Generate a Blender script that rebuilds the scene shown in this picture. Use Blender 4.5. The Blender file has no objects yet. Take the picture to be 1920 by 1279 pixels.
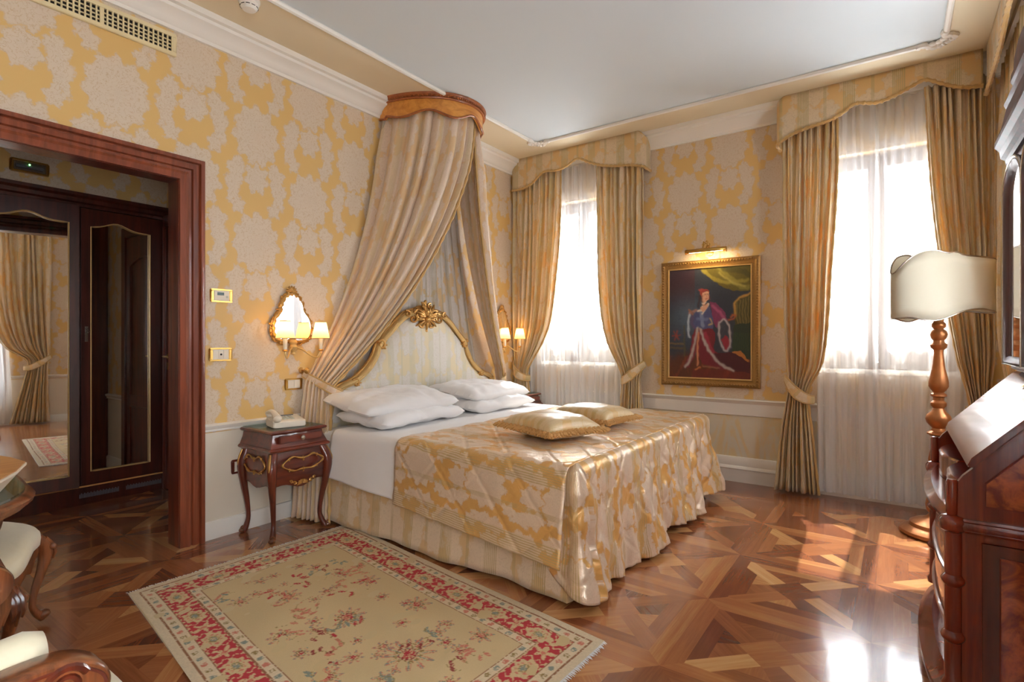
WORLD, SUN, EXPO, LAMP, PICT = 46, 34, .2, .9, 1.3
import bpy, bmesh, math, random
import numpy as np
from mathutils import Vector, Matrix, noise as mnoise
PI = math.pi
random.seed(7); RNG = np.random.RandomState(11)
SC = bpy.context.scene
COL = SC.collection

# ------------------------------------------------------------------ mesh helpers
class MB:
    """collects geometry that becomes ONE mesh object"""
    def __init__(s): s.v = []; s.f = []; s.uv = {}; s.m = {}; s.c = {}; s.vc = None; s.cname = 'Tone'
    def add(s, verts, faces, uvs=None, mat=0):
        o = len(s.v); s.v += [tuple(map(float, p)) for p in verts]
        for i, f in enumerate(faces):
            if mat: s.m[len(s.f)] = mat
            if uvs is not None: s.uv[len(s.f)] = [uvs[k] for k in f]
            s.f.append(tuple(o + k for k in f))
        return s
    def box(s, x0, x1, y0, y1, z0, z1, mat=0):
        v = [(x, y, z) for x in (x0, x1) for y in (y0, y1) for z in (z0, z1)]
        return s.add(v, [(0,1,3,2),(4,6,7,5),(0,4,5,1),(2,3,7,6),(0,2,6,4),(1,5,7,3)], mat=mat)
    def grid(s, P, uv=None, close_u=False, close_v=False, mat=0):
        """P: array nu x nv x 3"""
        P = np.asarray(P, float); nu, nv = P.shape[:2]
        fs = []
        for i in range(nu if close_u else nu - 1):
            for j in range(nv if close_v else nv - 1):
                a = i*nv + j; b = ((i+1) % nu)*nv + j; c = ((i+1) % nu)*nv + (j+1) % nv; d = i*nv + (j+1) % nv
                fs.append((a, b, c, d))
        uvs = None if uv is None else [tuple(q) for q in np.asarray(uv, float).reshape(-1, 2)]
        return s.add(P.reshape(-1, 3), fs, uvs, mat)
    def prism(s, poly, axis, a0, a1, mat=0):
        """poly of 2D pts extruded along axis ('x','y','z')"""
        def mk(p, a):
            return {'x': (a, p[0], p[1]), 'y': (p[0], a, p[1]), 'z': (p[0], p[1], a)}[axis]
        n = len(poly); v = [mk(p, a0) for p in poly] + [mk(p, a1) for p in poly]
        f = [tuple(range(n)), tuple(range(2*n-1, n-1, -1))] + [(i, i+n, (i+1) % n + n, (i+1) % n) for i in range(n)]
        return s.add(v, f, mat=mat)
    def lathe(s, prof, c=(0,0,0), n=24, ax='z', sx=1, sy=1, mat=0):
        P = []
        for r, h in prof:
            row = []
            for k in range(n):
                a = 2*PI*k/n; x, y = r*math.cos(a)*sx, r*math.sin(a)*sy
                row.append({'z': (c[0]+x, c[1]+y, c[2]+h), 'x': (c[0]+h, c[1]+x, c[2]+y), 'y': (c[0]+x, c[1]+h, c[2]+y)}[ax])
            P.append(row)
        s.grid(P, close_v=True, mat=mat)
        o = len(s.v) - n*len(prof)
        s.f.append(tuple(o + k for k in range(n)))
        if mat: s.m[len(s.f)-1] = mat
        s.f.append(tuple(o + n*(len(prof)-1) + k for k in range(n-1, -1, -1)))
        if mat: s.m[len(s.f)-1] = mat
        return s
    def tube(s, pts, r, n=8, cap=True, closed=False, sy=1.0, up=None, mat=0):
        pts = [Vector(p) for p in pts]; N = len(pts)
        if not hasattr(r, '__len__'): r = [r]*N
        P = []; prev = None
        for i, p in enumerate(pts):
            if closed: t = pts[(i+1) % N] - pts[i-1]
            else: t = pts[min(i+1, N-1)] - pts[max(i-1, 0)]
            t.normalize()
            if up is not None: a = Vector(up)
            elif prev is None: a = Vector((0,0,1)) if abs(t.z) < .9 else Vector((1,0,0))
            else: a = prev
            a = a - t*a.dot(t)
            if a.length < 1e-6: a = Vector((1,0,0)) - t*t.x
            a.normalize(); prev = a; b = t.cross(a)
            P.append([tuple(p + (a*math.cos(2*PI*k/n) + b*math.sin(2*PI*k/n)*sy)*r[i]) for k in range(n)])
        o = len(s.v)
        s.grid(P, close_u=closed, close_v=True, mat=mat)
        if cap and not closed:
            for ff in (tuple(o + k for k in range(n)), tuple(o + n*(N-1) + k for k in range(n-1, -1, -1))):
                s.f.append(ff)
                if mat: s.m[len(s.f)-1] = mat
        return s
    def ball(s, c, r, n=12, m=8, mat=0):
        if not hasattr(r, '__len__'): r = (r, r, r)
        P = [[(c[0]+r[0]*math.sin(PI*i/m)*math.cos(2*PI*k/n), c[1]+r[1]*math.sin(PI*i/m)*math.sin(2*PI*k/n), c[2]+r[2]*math.cos(PI*i/m)) for k in range(n)] for i in range(m+1)]
        return s.grid(P, close_v=True, mat=mat)
    def loops(s, L, mat=0, cap=True):
        """stack of closed loops (equal length)"""
        o = len(s.v); n = len(L[0])
        s.grid(L, close_v=True, mat=mat)
        if cap:
            for ff in (tuple(o + k for k in range(n)), tuple(o + n*(len(L)-1) + k for k in range(n-1, -1, -1))):
                s.f.append(ff)
                if mat: s.m[len(s.f)-1] = mat
        return s
    def build(s, name, mats, parent=None, bevel=0, seg=2, smooth=True, ang=38, solid=0, sub=0, loc=None, kind=None, label=None):
        me = bpy.data.meshes.new(name)
        me.from_pydata(s.v, [], s.f); me.update()
        if s.uv:
            ul = me.uv_layers.new(name='UVMap')
            for i, p in enumerate(me.polygons):
                if i in s.uv:
                    for k, li in enumerate(p.loop_indices): ul.data[li].uv = s.uv[i][k]
        for m in (mats if isinstance(mats, (list, tuple)) else [mats]): me.materials.append(m)
        for i, mi in s.m.items(): me.polygons[i].material_index = mi
        if s.c:
            ca = me.color_attributes.new(name='Tone', type='FLOAT_COLOR', domain='CORNER')
            for i, p in enumerate(me.polygons):
                if i in s.c:
                    for li in p.loop_indices: ca.data[li].color = s.c[i]
        if s.vc is not None:
            ca = me.color_attributes.new(name='Col', type='FLOAT_COLOR', domain='POINT')
            ca.data.foreach_set('color', np.asarray(s.vc, float).ravel())
        bm = bmesh.new(); bm.from_mesh(me)
        bmesh.ops.remove_doubles(bm, verts=bm.verts, dist=1e-5)
        bmesh.ops.dissolve_degenerate(bm, edges=bm.edges, dist=1e-6)
        if bevel:
            es = [e for e in bm.edges if len(e.link_faces) == 2 and e.calc_face_angle(0) > .5]
            bmesh.ops.bevel(bm, geom=es, offset=bevel, segments=seg, affect='EDGES', clamp_overlap=True)
        if not s.uv: bmesh.ops.recalc_face_normals(bm, faces=bm.faces)
        bm.to_mesh(me); bm.free()
        if smooth:
            me.polygons.foreach_set('use_smooth', [True]*len(me.polygons))
            me.set_sharp_from_angle(angle=math.radians(ang))
        o = bpy.data.objects.new(name, me); COL.objects.link(o)
        if sub:
            md = o.modifiers.new('s', 'SUBSURF'); md.levels = md.render_levels = sub
        if solid:
            md = o.modifiers.new('t', 'SOLIDIFY'); md.thickness = solid; md.offset = 0
        if parent is not None: o.parent = parent
        if loc: o.location = loc
        if kind: o['kind'] = kind
        if label: o['label'] = label
        return o

def tag(o, label, cat, group=None):
    o['label'] = label; o['category'] = cat
    if group: o['group'] = group
    return o
def thing(name, label, cat, loc=(0,0,0), rz=0, group=None):
    o = bpy.data.objects.new(name, None); COL.objects.link(o); o.empty_display_size = .1
    o.location = loc; o.rotation_euler = (0, 0, rz)
    return tag(o, label, cat, group)
def dup(root, loc=None, rz=None, label=None):
    r = root.copy(); COL.objects.link(r)
    if loc is not None: r.location = loc
    if rz is not None: r.rotation_euler = (0, 0, rz)
    if label: r['label'] = label
    for ch in root.children:
        c = ch.copy(); COL.objects.link(c); c.parent = r
        for g in ch.children:
            d = g.copy(); COL.objects.link(d); d.parent = c
    return r
def interp(keys, t):
    """smooth (Catmull-Rom) interpolation of [(t,val...)]; val may be tuple"""
    ks = sorted(keys)
    T = [k[0] for k in ks]; V = [np.atleast_1d(np.array(k[1], float)) for k in ks]
    if t <= T[0]: return V[0]
    if t >= T[-1]: return V[-1]
    i = max(j for j in range(len(T)) if T[j] <= t)
    h = T[i+1]-T[i]; u = (t-T[i])/h
    def slope(j):
        if j == 0: return (V[1]-V[0])/(T[1]-T[0])
        if j == len(T)-1: return (V[-1]-V[-2])/(T[-1]-T[-2])
        return (V[j+1]-V[j-1])/(T[j+1]-T[j-1])
    return (2*u**3-3*u**2+1)*V[i] + (u**3-2*u**2+u)*h*slope(i) + (-2*u**3+3*u**2)*V[i+1] + (u**3-u**2)*h*slope(i+1)

# ------------------------------------------------------------------ material helpers
def srgb(r, g, b):
    f = lambda c: ((c/255+.055)/1.055)**2.4 if c/255 > .04045 else c/255/12.92
    return (f(r), f(g), f(b), 1)
class X:
    """node-math expression"""
    def __init__(s, nt, sock): s.nt = nt; s.s = sock
    def _m(s, op, *o):
        n = s.nt.nodes.new('ShaderNodeMath'); n.operation = op
        for i, a in enumerate((s,) + o):
            if isinstance(a, X): s.nt.links.new(a.s, n.inputs[i])
            else: n.inputs[i].default_value = a
        return X(s.nt, n.outputs[0])
    def __add__(s, o): return s._m('ADD', o)
    __radd__ = __add__
    def __sub__(s, o): return s._m('SUBTRACT', o)
    def __rsub__(s, o): return (s*-1) + o
    def __mul__(s, o): return s._m('MULTIPLY', o)
    __rmul__ = __mul__
    def __truediv__(s, o): return s._m('DIVIDE', o)
    def abs(s): return s._m('ABSOLUTE')
    def mod(s, o): return s._m('FLOORED_MODULO', o)
    def max(s, o): return s._m('MAXIMUM', o)
    def min(s, o): return s._m('MINIMUM', o)
    def cos(s): return s._m('COSINE')
    def sin(s): return s._m('SINE')
    def sqrt(s): return s._m('SQRT')
    def atan2(s, o): return s._m('ARCTAN2', o)
    def gt(s, o): return s._m('GREATER_THAN', o)
    def lt(s, o): return s._m('LESS_THAN', o)
    def pow(s, o): return s._m('POWER', o)
    def step(s, a, b):
        n = s.nt.nodes.new('ShaderNodeMapRange'); n.interpolation_type = 'SMOOTHSTEP'
        s.nt.links.new(s.s, n.inputs[0]); n.inputs[1].default_value = a; n.inputs[2].default_value = b
        return X(s.nt, n.outputs[0])
def new_mat(name):
    m = bpy.data.materials.new(name); m.use_nodes = True
    nt = m.node_tree; nt.nodes.clear()
    out = nt.nodes.new('ShaderNodeOutputMaterial')
    b = nt.nodes.new('ShaderNodeBsdfPrincipled'); nt.links.new(b.outputs[0], out.inputs[0])
    return m, nt, b, out
def coords(nt, kind='Object', scale=(1,1,1), rot=(0,0,0)):
    tc = nt.nodes.new('ShaderNodeTexCoord'); mp = nt.nodes.new('ShaderNodeMapping')
    nt.links.new(tc.outputs[kind], mp.inputs[0]); mp.inputs['Scale'].default_value = scale; mp.inputs['Rotation'].default_value = rot
    return mp.outputs[0]
def noise(nt, vec, scale, detail=2, rough=.5, dist=0):
    n = nt.nodes.new('ShaderNodeTexNoise'); nt.links.new(vec, n.inputs['Vector'])
    n.inputs['Scale'].default_value = scale; n.inputs['Detail'].default_value = detail; n.inputs['Roughness'].default_value = rough; n.inputs['Distortion'].default_value = dist
    return X(nt, n.outputs[0])
def mix(nt, fac, a, b, blend='MIX'):
    n = nt.nodes.new('ShaderNodeMix'); n.data_type = 'RGBA'; n.blend_type = blend
    for sock, v in ((n.inputs['Factor'], fac), (n.inputs[6], a), (n.inputs[7], b)):
        if isinstance(v, X): nt.links.new(v.s, sock)
        elif hasattr(v, 'is_linked'): nt.links.new(v, sock)
        else: sock.default_value = v
    return n.outputs[2]
def ramp(nt, fac, stops):
    n = nt.nodes.new('ShaderNodeValToRGB'); nt.links.new(fac.s, n.inputs[0]); e = n.color_ramp.elements
    while len(e) < len(stops): e.new(.5)
    for i, (p, c) in enumerate(stops): e[i].position = p; e[i].color = c
    return n.outputs[0]
def bump(nt, b, h, strength=.3, dist=.01):
    n = nt.nodes.new('ShaderNodeBump'); nt.links.new(h.s, n.inputs['Height'])
    n.inputs['Strength'].default_value = strength; n.inputs['Distance'].default_value = dist
    nt.links.new(n.outputs[0], b.inputs['Normal']); return n
def plain(name, col, rough=.5, metal=0, bump_s=0, bscale=40, coat=0, spec=.5, var=.0, sheen=0):
    m, nt, b, _ = new_mat(name)
    v = coords(nt)
    nz = noise(nt, v, bscale, 3)
    c2 = tuple(min(1, c*(1-var)) for c in col[:3]) + (1,)
    nt.links.new(mix(nt, nz, col, c2), b.inputs['Base Color'])
    b.inputs['Roughness'].default_value = rough; b.inputs['Metallic'].default_value = metal
    b.inputs['Coat Weight'].default_value = coat; b.inputs['Coat Roughness'].default_value = .08
    b.inputs['Specular IOR Level'].default_value = spec
    b.inputs['Sheen Weight'].default_value = sheen
    if bump_s: bump(nt, b, nz, bump_s, .004)
    return m
def wood(name, dark, light, rough=.3, coat=.6, scale=1.0, axis=2, burl=False, kind='Object'):
    m, nt, b, _ = new_mat(name)
    if burl:
        v = coords(nt, kind)
        a = noise(nt, v, 9*scale, 6, .65, 2.5)
        f = a.step(.3, .72)
    else:
        s = [14, 14, 14]; s[axis] = .9
        v = coords(nt, kind, tuple(c*scale for c in s))
        a = noise(nt, v, 1.6, 5, .6, .6)
        f = a.step(.25, .75)
    nt.links.new(mix(nt, f, dark, light), b.inputs['Base Color'])
    b.inputs['Roughness'].default_value = rough; b.inputs['Coat Weight'].default_value = coat; b.inputs['Coat Roughness'].default_value = .07
    return m

# damask motif: vector in metres -> mask (1 inside motif) and fine detail
def make_damask():
    g = bpy.data.node_groups.new('damask', 'ShaderNodeTree')
    g.interface.new_socket('Vector', in_out='INPUT', socket_type='NodeSocketVector')
    g.interface.new_socket('Mask', in_out='OUTPUT', socket_type='NodeSocketFloat')
    g.interface.new_socket('Detail', in_out='OUTPUT', socket_type='NodeSocketFloat')
    gi = g.nodes.new('NodeGroupInput'); go = g.nodes.new('NodeGroupOutput')
    nz = g.nodes.new('ShaderNodeTexNoise'); g.links.new(gi.outputs[0], nz.inputs['Vector'])
    nz.inputs['Scale'].default_value = 21; nz.inputs['Detail'].default_value = 4; nz.inputs['Roughness'].default_value = .68
    sp = g.nodes.new('ShaderNodeSeparateXYZ'); g.links.new(gi.outputs[0], sp.inputs[0])
    sc = g.nodes.new('ShaderNodeSeparateColor'); g.links.new(nz.outputs['Color'], sc.inputs[0])
    nb = g.nodes.new('ShaderNodeTexNoise'); g.links.new(gi.outputs[0], nb.inputs['Vector']); nb.inputs['Scale'].default_value = 62; nb.inputs['Detail'].default_value = 2
    sb = g.nodes.new('ShaderNodeSeparateColor'); g.links.new(nb.outputs['Color'], sb.inputs[0])
    x = X(g, sp.outputs[0]) + (X(g, sc.outputs[0]) - .5)*.05 + (X(g, sb.outputs[0]) - .5)*.03
    y = X(g, sp.outputs[1]) + (X(g, sc.outputs[1]) - .5)*.05 + (X(g, sb.outputs[1]) - .5)*.03
    W, H = .766, .69
    def lobe(ax, y, cx, cy, R, n, amp, ky=1.0):
        dx = (ax - cx); dy = (y - cy)/ky
        r = (dx*dx + dy*dy).sqrt()
        th = dx.atan2(dy)
        return (th*n).cos()*amp + R - r
    def F(x, y):
        lx = (x.mod(W) - W/2).abs(); ly = y.mod(H) - H/2
        f = lobe(lx, ly, 0, .06, .150, 11, .013, 1.24)
        for a in ((0, -.218, .078, 7, .011, 1.2), (.232, .055, .046, 5, .011, 2.4), (.135, -.185, .055, 5, .010, 1.35), (.12, .285, .044, 5, .009, 1.2), (.268, .2, .032, 5, .007, 1.5)):
            f = f.max(lobe(lx, ly, *a))
        return f
    f = F(x, y).max(F(x + W/2, y + H/2))
    mask = f.step(-.006, .008)
    det = 1 - ((f*95 + X(g, sc.outputs[2])*9 + X(g, sb.outputs[2])*5).sin().abs()).step(.0, .42)
    edge = (f - .004).abs().step(.0, .009)
    g.links.new(mask.s, go.inputs[0]); g.links.new((det*mask*.8 + (1-edge)*.3).s, go.inputs[1])
    return g
DAM = make_damask()
def damask_fac(nt, vec):
    n = nt.nodes.new('ShaderNodeGroup'); n.node_tree = DAM; nt.links.new(vec, n.inputs[0])
    return X(nt, n.outputs[0]), X(nt, n.outputs[1])
def wallpaper(name, u_axis, off=(0,0,0)):
    m, nt, b, _ = new_mat(name)
    tc = nt.nodes.new('ShaderNodeTexCoord'); sp = nt.nodes.new('ShaderNodeSeparateXYZ'); nt.links.new(tc.outputs['Object'], sp.inputs[0])
    cb = nt.nodes.new('ShaderNodeCombineXYZ')
    nt.links.new((X(nt, sp.outputs[u_axis]) + off[0]).s, cb.inputs[0]); nt.links.new((X(nt, sp.outputs[2]) + off[1]).s, cb.inputs[1])
    mk, dt = damask_fac(nt, cb.outputs[0])
    gold = srgb(220, 182, 116); silk = srgb(217, 199, 177)
    c = mix(nt, mk, gold, silk); c = mix(nt, dt*.7, c, srgb(192, 158, 112))
    nt.links.new(c, b.inputs['Base Color'])
    b.inputs['Roughness'].default_value = .42; b.inputs['Specular IOR Level'].default_value = .35
    th = nt.nodes.new('ShaderNodeTexWave'); th.inputs['Scale'].default_value = 180; nt.links.new(cb.outputs[0], th.inputs['Vector'])
    bump(nt, b, X(nt, th.outputs['Fac'])*.3 + mk*.7, .12, .001)
    return m
def fabric(name, gold, silk, olive, rough=.42, scale=1.0, stripe=.30, quilt=False, sheen=.3, wr=0, detc=(.35,.22,.1,1), transl=0):
    m, nt, b, out = new_mat(name)
    v = coords(nt, 'UV', (scale, scale, 1)); sp = nt.nodes.new('ShaderNodeSeparateXYZ'); nt.links.new(v, sp.inputs[0])
    mk, dt = damask_fac(nt, v)
    u = X(nt, sp.outputs[0])/scale; vv = X(nt, sp.outputs[1])/scale
    c = mix(nt, mk, gold, silk); c = mix(nt, dt*.3, c, detc)
    p = (u/stripe).mod(1.0)
    zone = p.lt(.26); fine = ((u*(2*PI/.011)).sin()).gt(-.1)
    zone2 = ((p - .62).abs()).lt(.035)
    nz = noise(nt, v, 6, 3)
    c = mix(nt, (zone*fine*.8).max(zone2*.6)*nz.step(.25, .55)*.9 + zone*.15, c, olive)
    nt.links.new(c, b.inputs['Base Color'])
    b.inputs['Roughness'].default_value = rough; b.inputs['Sheen Weight'].default_value = sheen; b.inputs['Specular IOR Level'].default_value = .9 if quilt else .5
    h = mk*.15 + nz*.1
    if quilt:
        d1 = (((u + vv)/.30).mod(1.0) - .5).abs(); d2 = (((u - vv)/.30).mod(1.0) - .5).abs()
        h = h + (d1.min(d2)).step(.0, .10)*1.1 + noise(nt, v, 16, 5, .62, 1.0)*1.0
    if transl:
        tl = nt.nodes.new('ShaderNodeBsdfTranslucent'); nt.links.new(c, tl.inputs[0]); ms = nt.nodes.new('ShaderNodeMixShader'); ms.inputs[0].default_value = transl
        nt.links.new(b.outputs[0], ms.inputs[1]); nt.links.new(tl.outputs[0], ms.inputs[2]); nt.links.new(ms.outputs[0], out.inputs[0])
    if wr: h = h + noise(nt, v, wr, 4, .6, .8)*.8
    bump(nt, b, h, .55 if quilt else .35, .006 if quilt else .003)
    return m
# ------------------------------------------------------------------ materials
M = {}
M['wp_y'] = wallpaper('wallpaper_left', 1, (-1.869+.383+.0, -1.77+.345))
M['wp_x'] = wallpaper('wallpaper_back', 0, (.1, -1.77+.345))
M['curtain'] = fabric('curtain_damask', srgb(236, 202, 142), srgb(240, 220, 188), srgb(202, 186, 134), rough=.34, transl=.22)
M['canopy'] = fabric('canopy_damask', srgb(234, 200, 154), srgb(238, 216, 194), srgb(216, 194, 150), rough=.34, transl=.15)
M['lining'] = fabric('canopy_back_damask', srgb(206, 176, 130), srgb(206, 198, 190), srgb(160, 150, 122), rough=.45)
M['quilt'] = fabric('bedspread_damask', srgb(230, 178, 102), srgb(240, 216, 190), srgb(206, 178, 122), rough=.33, scale=1.45, stripe=.34, quilt=True, sheen=.1, detc=(.5,.34,.2,1))
M['skirt'] = fabric('bed_skirt_damask', srgb(218, 184, 134), srgb(226, 204, 176), srgb(186, 160, 108), rough=.4)
M['head'] = fabric('headboard_damask', srgb(220, 204, 168), srgb(218, 211, 201), srgb(198, 192, 166), rough=.5, stripe=.22)
M['trim'] = plain('braid', srgb(214, 172, 104), .7, bump_s=.6, bscale=300, var=.3, sheen=.4)
M['cushion'] = fabric('cushion_silk', srgb(216, 178, 116), srgb(222, 196, 150), srgb(200, 176, 120), rough=.33, scale=2.2, stripe=.12)
M['fringe'] = plain('cushion_fringe', srgb(222, 170, 104), .75, bump_s=.8, bscale=260, var=.35)
M['linen'] = plain('white_linen', srgb(238, 236, 236), .75, bump_s=.12, bscale=9, var=.02, sheen=.2)
M['cream'] = plain('cream_paint', srgb(232, 222, 204), .55, bscale=5, var=.04)
M['white_trim'] = plain('white_trim', srgb(240, 236, 228), .4, bscale=4, var=.03)
M['ceil'] = plain('ceiling_grey', srgb(214, 222, 226), .8, bscale=2, var=.02)
M['ceil_b'] = plain('ceiling_cream', srgb(232, 218, 188), .8, bscale=2, var=.04)
M['mahog'] = wood('mahogany', srgb(64, 22, 14), srgb(118, 48, 28), .28, .7)
M['mahog_y'] = wood('mahogany_y', srgb(64, 22, 14), srgb(118, 48, 28), .28, .7, axis=1)
M['casing'] = wood('door_casing', srgb(100, 46, 28), srgb(148, 76, 48), .32, .5)
M['casing_y'] = wood('door_casing_y', srgb(98, 40, 26), srgb(142, 66, 44), .32, .5, axis=1)
M['wardrobe'] = wood('wardrobe_wood', srgb(52, 20, 14), srgb(84, 34, 22), .3, .5)
M['desk'] = wood('desk_mahogany', srgb(86, 20, 10), srgb(142, 48, 24), .2, .8)
M['burl'] = wood('desk_burl', srgb(112, 36, 14), srgb(196, 98, 38), .2, .7, burl=True)
M['walnut'] = wood('walnut', srgb(112, 48, 20), srgb(186, 104, 48), .2, .8)
M['chairw'] = wood('carved_walnut', srgb(74, 36, 20), srgb(150, 88, 50), .28, .8, scale=1.5)
M['honey'] = wood('honey_wood', srgb(190, 118, 44), srgb(226, 158, 72), .4, .3, axis=1)
M['honey_d'] = wood('honey_wood_dark', srgb(128, 66, 28), srgb(176, 100, 48), .4, .3, axis=1)
M['gilt_a'] = plain('antique_gilt', srgb(176, 134, 76), .42, .6, bump_s=.5, bscale=90, var=.5)
M['gilt'] = plain('gilt_wood', srgb(208, 158, 88), .34, .7, bump_s=.35, bscale=60, var=.35)
M['gilt_l'] = plain('gilt_light', srgb(232, 196, 132), .4, .55, bump_s=.2, bscale=40, var=.2)
M['gilt_lamp'] = plain('gilt_lamp', srgb(190, 124, 74), .32, .6, bump_s=.1, bscale=30, var=.35)
M['brass'] = plain('brass', srgb(198, 158, 86), .28, 1)
M['ivory'] = plain('ivory_plastic', srgb(236, 226, 208), .35, bscale=10, var=.02)
M['ivory_m'] = plain('ivory_metal', srgb(214, 200, 168), .4, bscale=10, var=.02)
M['vent'] = plain('vent_cream', srgb(228, 212, 168), .5, bscale=10, var=.02)
M['dark'] = plain('dark_void', srgb(26, 18, 14), .8)
M['key'] = plain('phone_key', srgb(190, 186, 170), .5)
M['lcd'] = plain('lcd', srgb(52, 84, 84), .3)
M['silver'] = plain('pewter', srgb(170, 160, 150), .25, .9)
M['uphol'] = plain('cream_upholstery', srgb(238, 230, 200), .45, bump_s=.3, bscale=30, var=.06, sheen=.4)
M['boxwood'] = wood('light_box_wood', srgb(186, 120, 60), srgb(224, 166, 100), .35, .3, axis=1)
M['winframe'] = plain('window_frame', srgb(84, 62, 46), .6, bscale=10, var=.1)
M['green'] = plain('green_led', srgb(120, 255, 120), .4)
M['grey'] = plain('grey_vent', srgb(96, 96, 104), .5)
def emission(name, col, s):
    m, nt, b, out = new_mat(name); b.inputs['Base Color'].default_value = col
    b.inputs['Emission Color'].default_value = col; b.inputs['Emission Strength'].default_value = s; return m
M['bulb'] = emission('warm_bulb', (1, .72, .38, 1), 12)
M['led'] = emission('led', (.3, 1, .3, 1), 4)
def mirror():
    m, nt, b, _ = new_mat('mirror'); b.inputs['Base Color'].default_value = (.92, .93, .93, 1); b.inputs['Metallic'].default_value = 1; b.inputs['Roughness'].default_value = .015; return m
M['mirror'] = mirror()
def glass(name, tint, fac):
    m, nt, b, out = new_mat(name); nt.nodes.remove(b)
    t = nt.nodes.new('ShaderNodeBsdfTransparent'); t.inputs[0].default_value = tint
    g = nt.nodes.new('ShaderNodeBsdfGlossy'); g.inputs['Roughness'].default_value = .02
    mx = nt.nodes.new('ShaderNodeMixShader'); mx.inputs[0].default_value = fac
    nt.links.new(t.outputs[0], mx.inputs[1]); nt.links.new(g.outputs[0], mx.inputs[2]); nt.links.new(mx.outputs[0], out.inputs[0]); return m
M['pane'] = glass('window_glass', (1, 1, 1, 1), .05)
M['tglass'] = glass('table_glass', (.72, .84, .80, 1), .3)
def sheer(name, col, transp, weave=True):
    m, nt, b, out = new_mat(name); nt.nodes.remove(b)
    t = nt.nodes.new('ShaderNodeBsdfTransparent')
    d = nt.nodes.new('ShaderNodeBsdfDiffuse'); d.inputs[0].default_value = col
    tl = nt.nodes.new('ShaderNodeBsdfTranslucent'); tl.inputs[0].default_value = col
    a = nt.nodes.new('ShaderNodeMixShader'); a.inputs[0].default_value = .09
    nt.links.new(d.outputs[0], a.inputs[1]); nt.links.new(tl.outputs[0], a.inputs[2])
    mx = nt.nodes.new('ShaderNodeMixShader'); mx.inputs[0].default_value = 1-transp
    nt.links.new(t.outputs[0], mx.inputs[1]); nt.links.new(a.outputs[0], mx.inputs[2]); nt.links.new(mx.outputs[0], out.inputs[0]); return m
M['sheer'] = sheer('sheer_voile', (.96, .96, .97, 1), .37)
M['lace'] = sheer('lace_panel', (.95, .95, .93, 1), .5)
def shade_mat(name, col, trans=.5):
    m, nt, b, out = new_mat(name); nt.nodes.remove(b)
    d = nt.nodes.new('ShaderNodeBsdfDiffuse'); d.inputs[0].default_value = col
    tl = nt.nodes.new('ShaderNodeBsdfTranslucent'); tl.inputs[0].default_value = col
    a = nt.nodes.new('ShaderNodeMixShader'); a.inputs[0].default_value = trans
    nt.links.new(d.outputs[0], a.inputs[1]); nt.links.new(tl.outputs[0], a.inputs[2]); nt.links.new(a.outputs[0], out.inputs[0]); return m
M['lshade'] = shade_mat('parchment_shade', srgb(226, 220, 200), .16)
M['desk_d'] = wood('cabinet_dark', srgb(44, 12, 16), srgb(84, 26, 26), .5, .08)
M['pleat'] = shade_mat('pleated_shade', srgb(255, 236, 180), .6)
def colattr(name, rough=.6, bs=.3, bscale=500, noise_amt=.12):
    m, nt, b, _ = new_mat(name)
    at = nt.nodes.new('ShaderNodeAttribute'); at.attribute_name = 'Col'
    v = coords(nt); nz = noise(nt, v, bscale, 2)
    c = mix(nt, nz*noise_amt*2, at.outputs['Color'], (.1, .08, .06, 1), 'MIX')
    nt.links.new(c, b.inputs['Base Color']); b.inputs['Roughness'].default_value = rough
    bump(nt, b, nz, bs, .003); return m
M['rug'] = colattr('wool_rug', .95, .5, 350, .1)
M['paint'] = colattr('oil_paint', .35, .25, 60, .02)
M['quilt'].node_tree.nodes['Principled BSDF'].inputs['Metallic'].default_value = .28
def parquet_mat():
    m, nt, b, _ = new_mat('parquet')
    at = nt.nodes.new('ShaderNodeAttribute'); at.attribute_name = 'Tone'
    sc = nt.nodes.new('ShaderNodeSeparateColor'); nt.links.new(at.outputs['Color'], sc.inputs[0])
    tone = X(nt, sc.outputs[0])
    v = coords(nt, 'UV', (1.2, 22, 1)); g = noise(nt, v, 2.2, 6, .65, .8)
    v2 = coords(nt, 'UV', (3, 60, 1)); g2 = noise(nt, v2, 3, 3, .6)
    f = tone + (g - .5)*.42 + (g2 - .5)*.14
    c = ramp(nt, f, [(0, srgb(84, 44, 32)), (.33, srgb(132, 74, 46)), (.62, srgb(170, 108, 66)), (.85, srgb(202, 148, 94)), (1, srgb(218, 172, 118))])
    nt.links.new(c, b.inputs['Base Color'])
    b.inputs['Roughness'].default_value = .22; b.inputs['Coat Weight'].default_value = .7; b.inputs['Coat Roughness'].default_value = .09
    v3 = coords(nt, 'Object'); bump(nt, b, g2*.2 + noise(nt, v3, 2.5, 2), .06, .01)
    return m
M['floor'] = parquet_mat()
def marble_mat():
    m, nt, b, _ = new_mat('painted_panel')
    v = coords(nt, 'Object', (1.6, 1.6, .5)); a = noise(nt, v, 3.5, 4, .5, 2.5)
    f = a.step(.42, .62)
    nt.links.new(mix(nt, f*.75, srgb(222, 214, 194), srgb(230, 204, 148)), b.inputs['Base Color']); b.inputs['Roughness'].default_value = .5; return m
M['panel'] = marble_mat()

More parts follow.
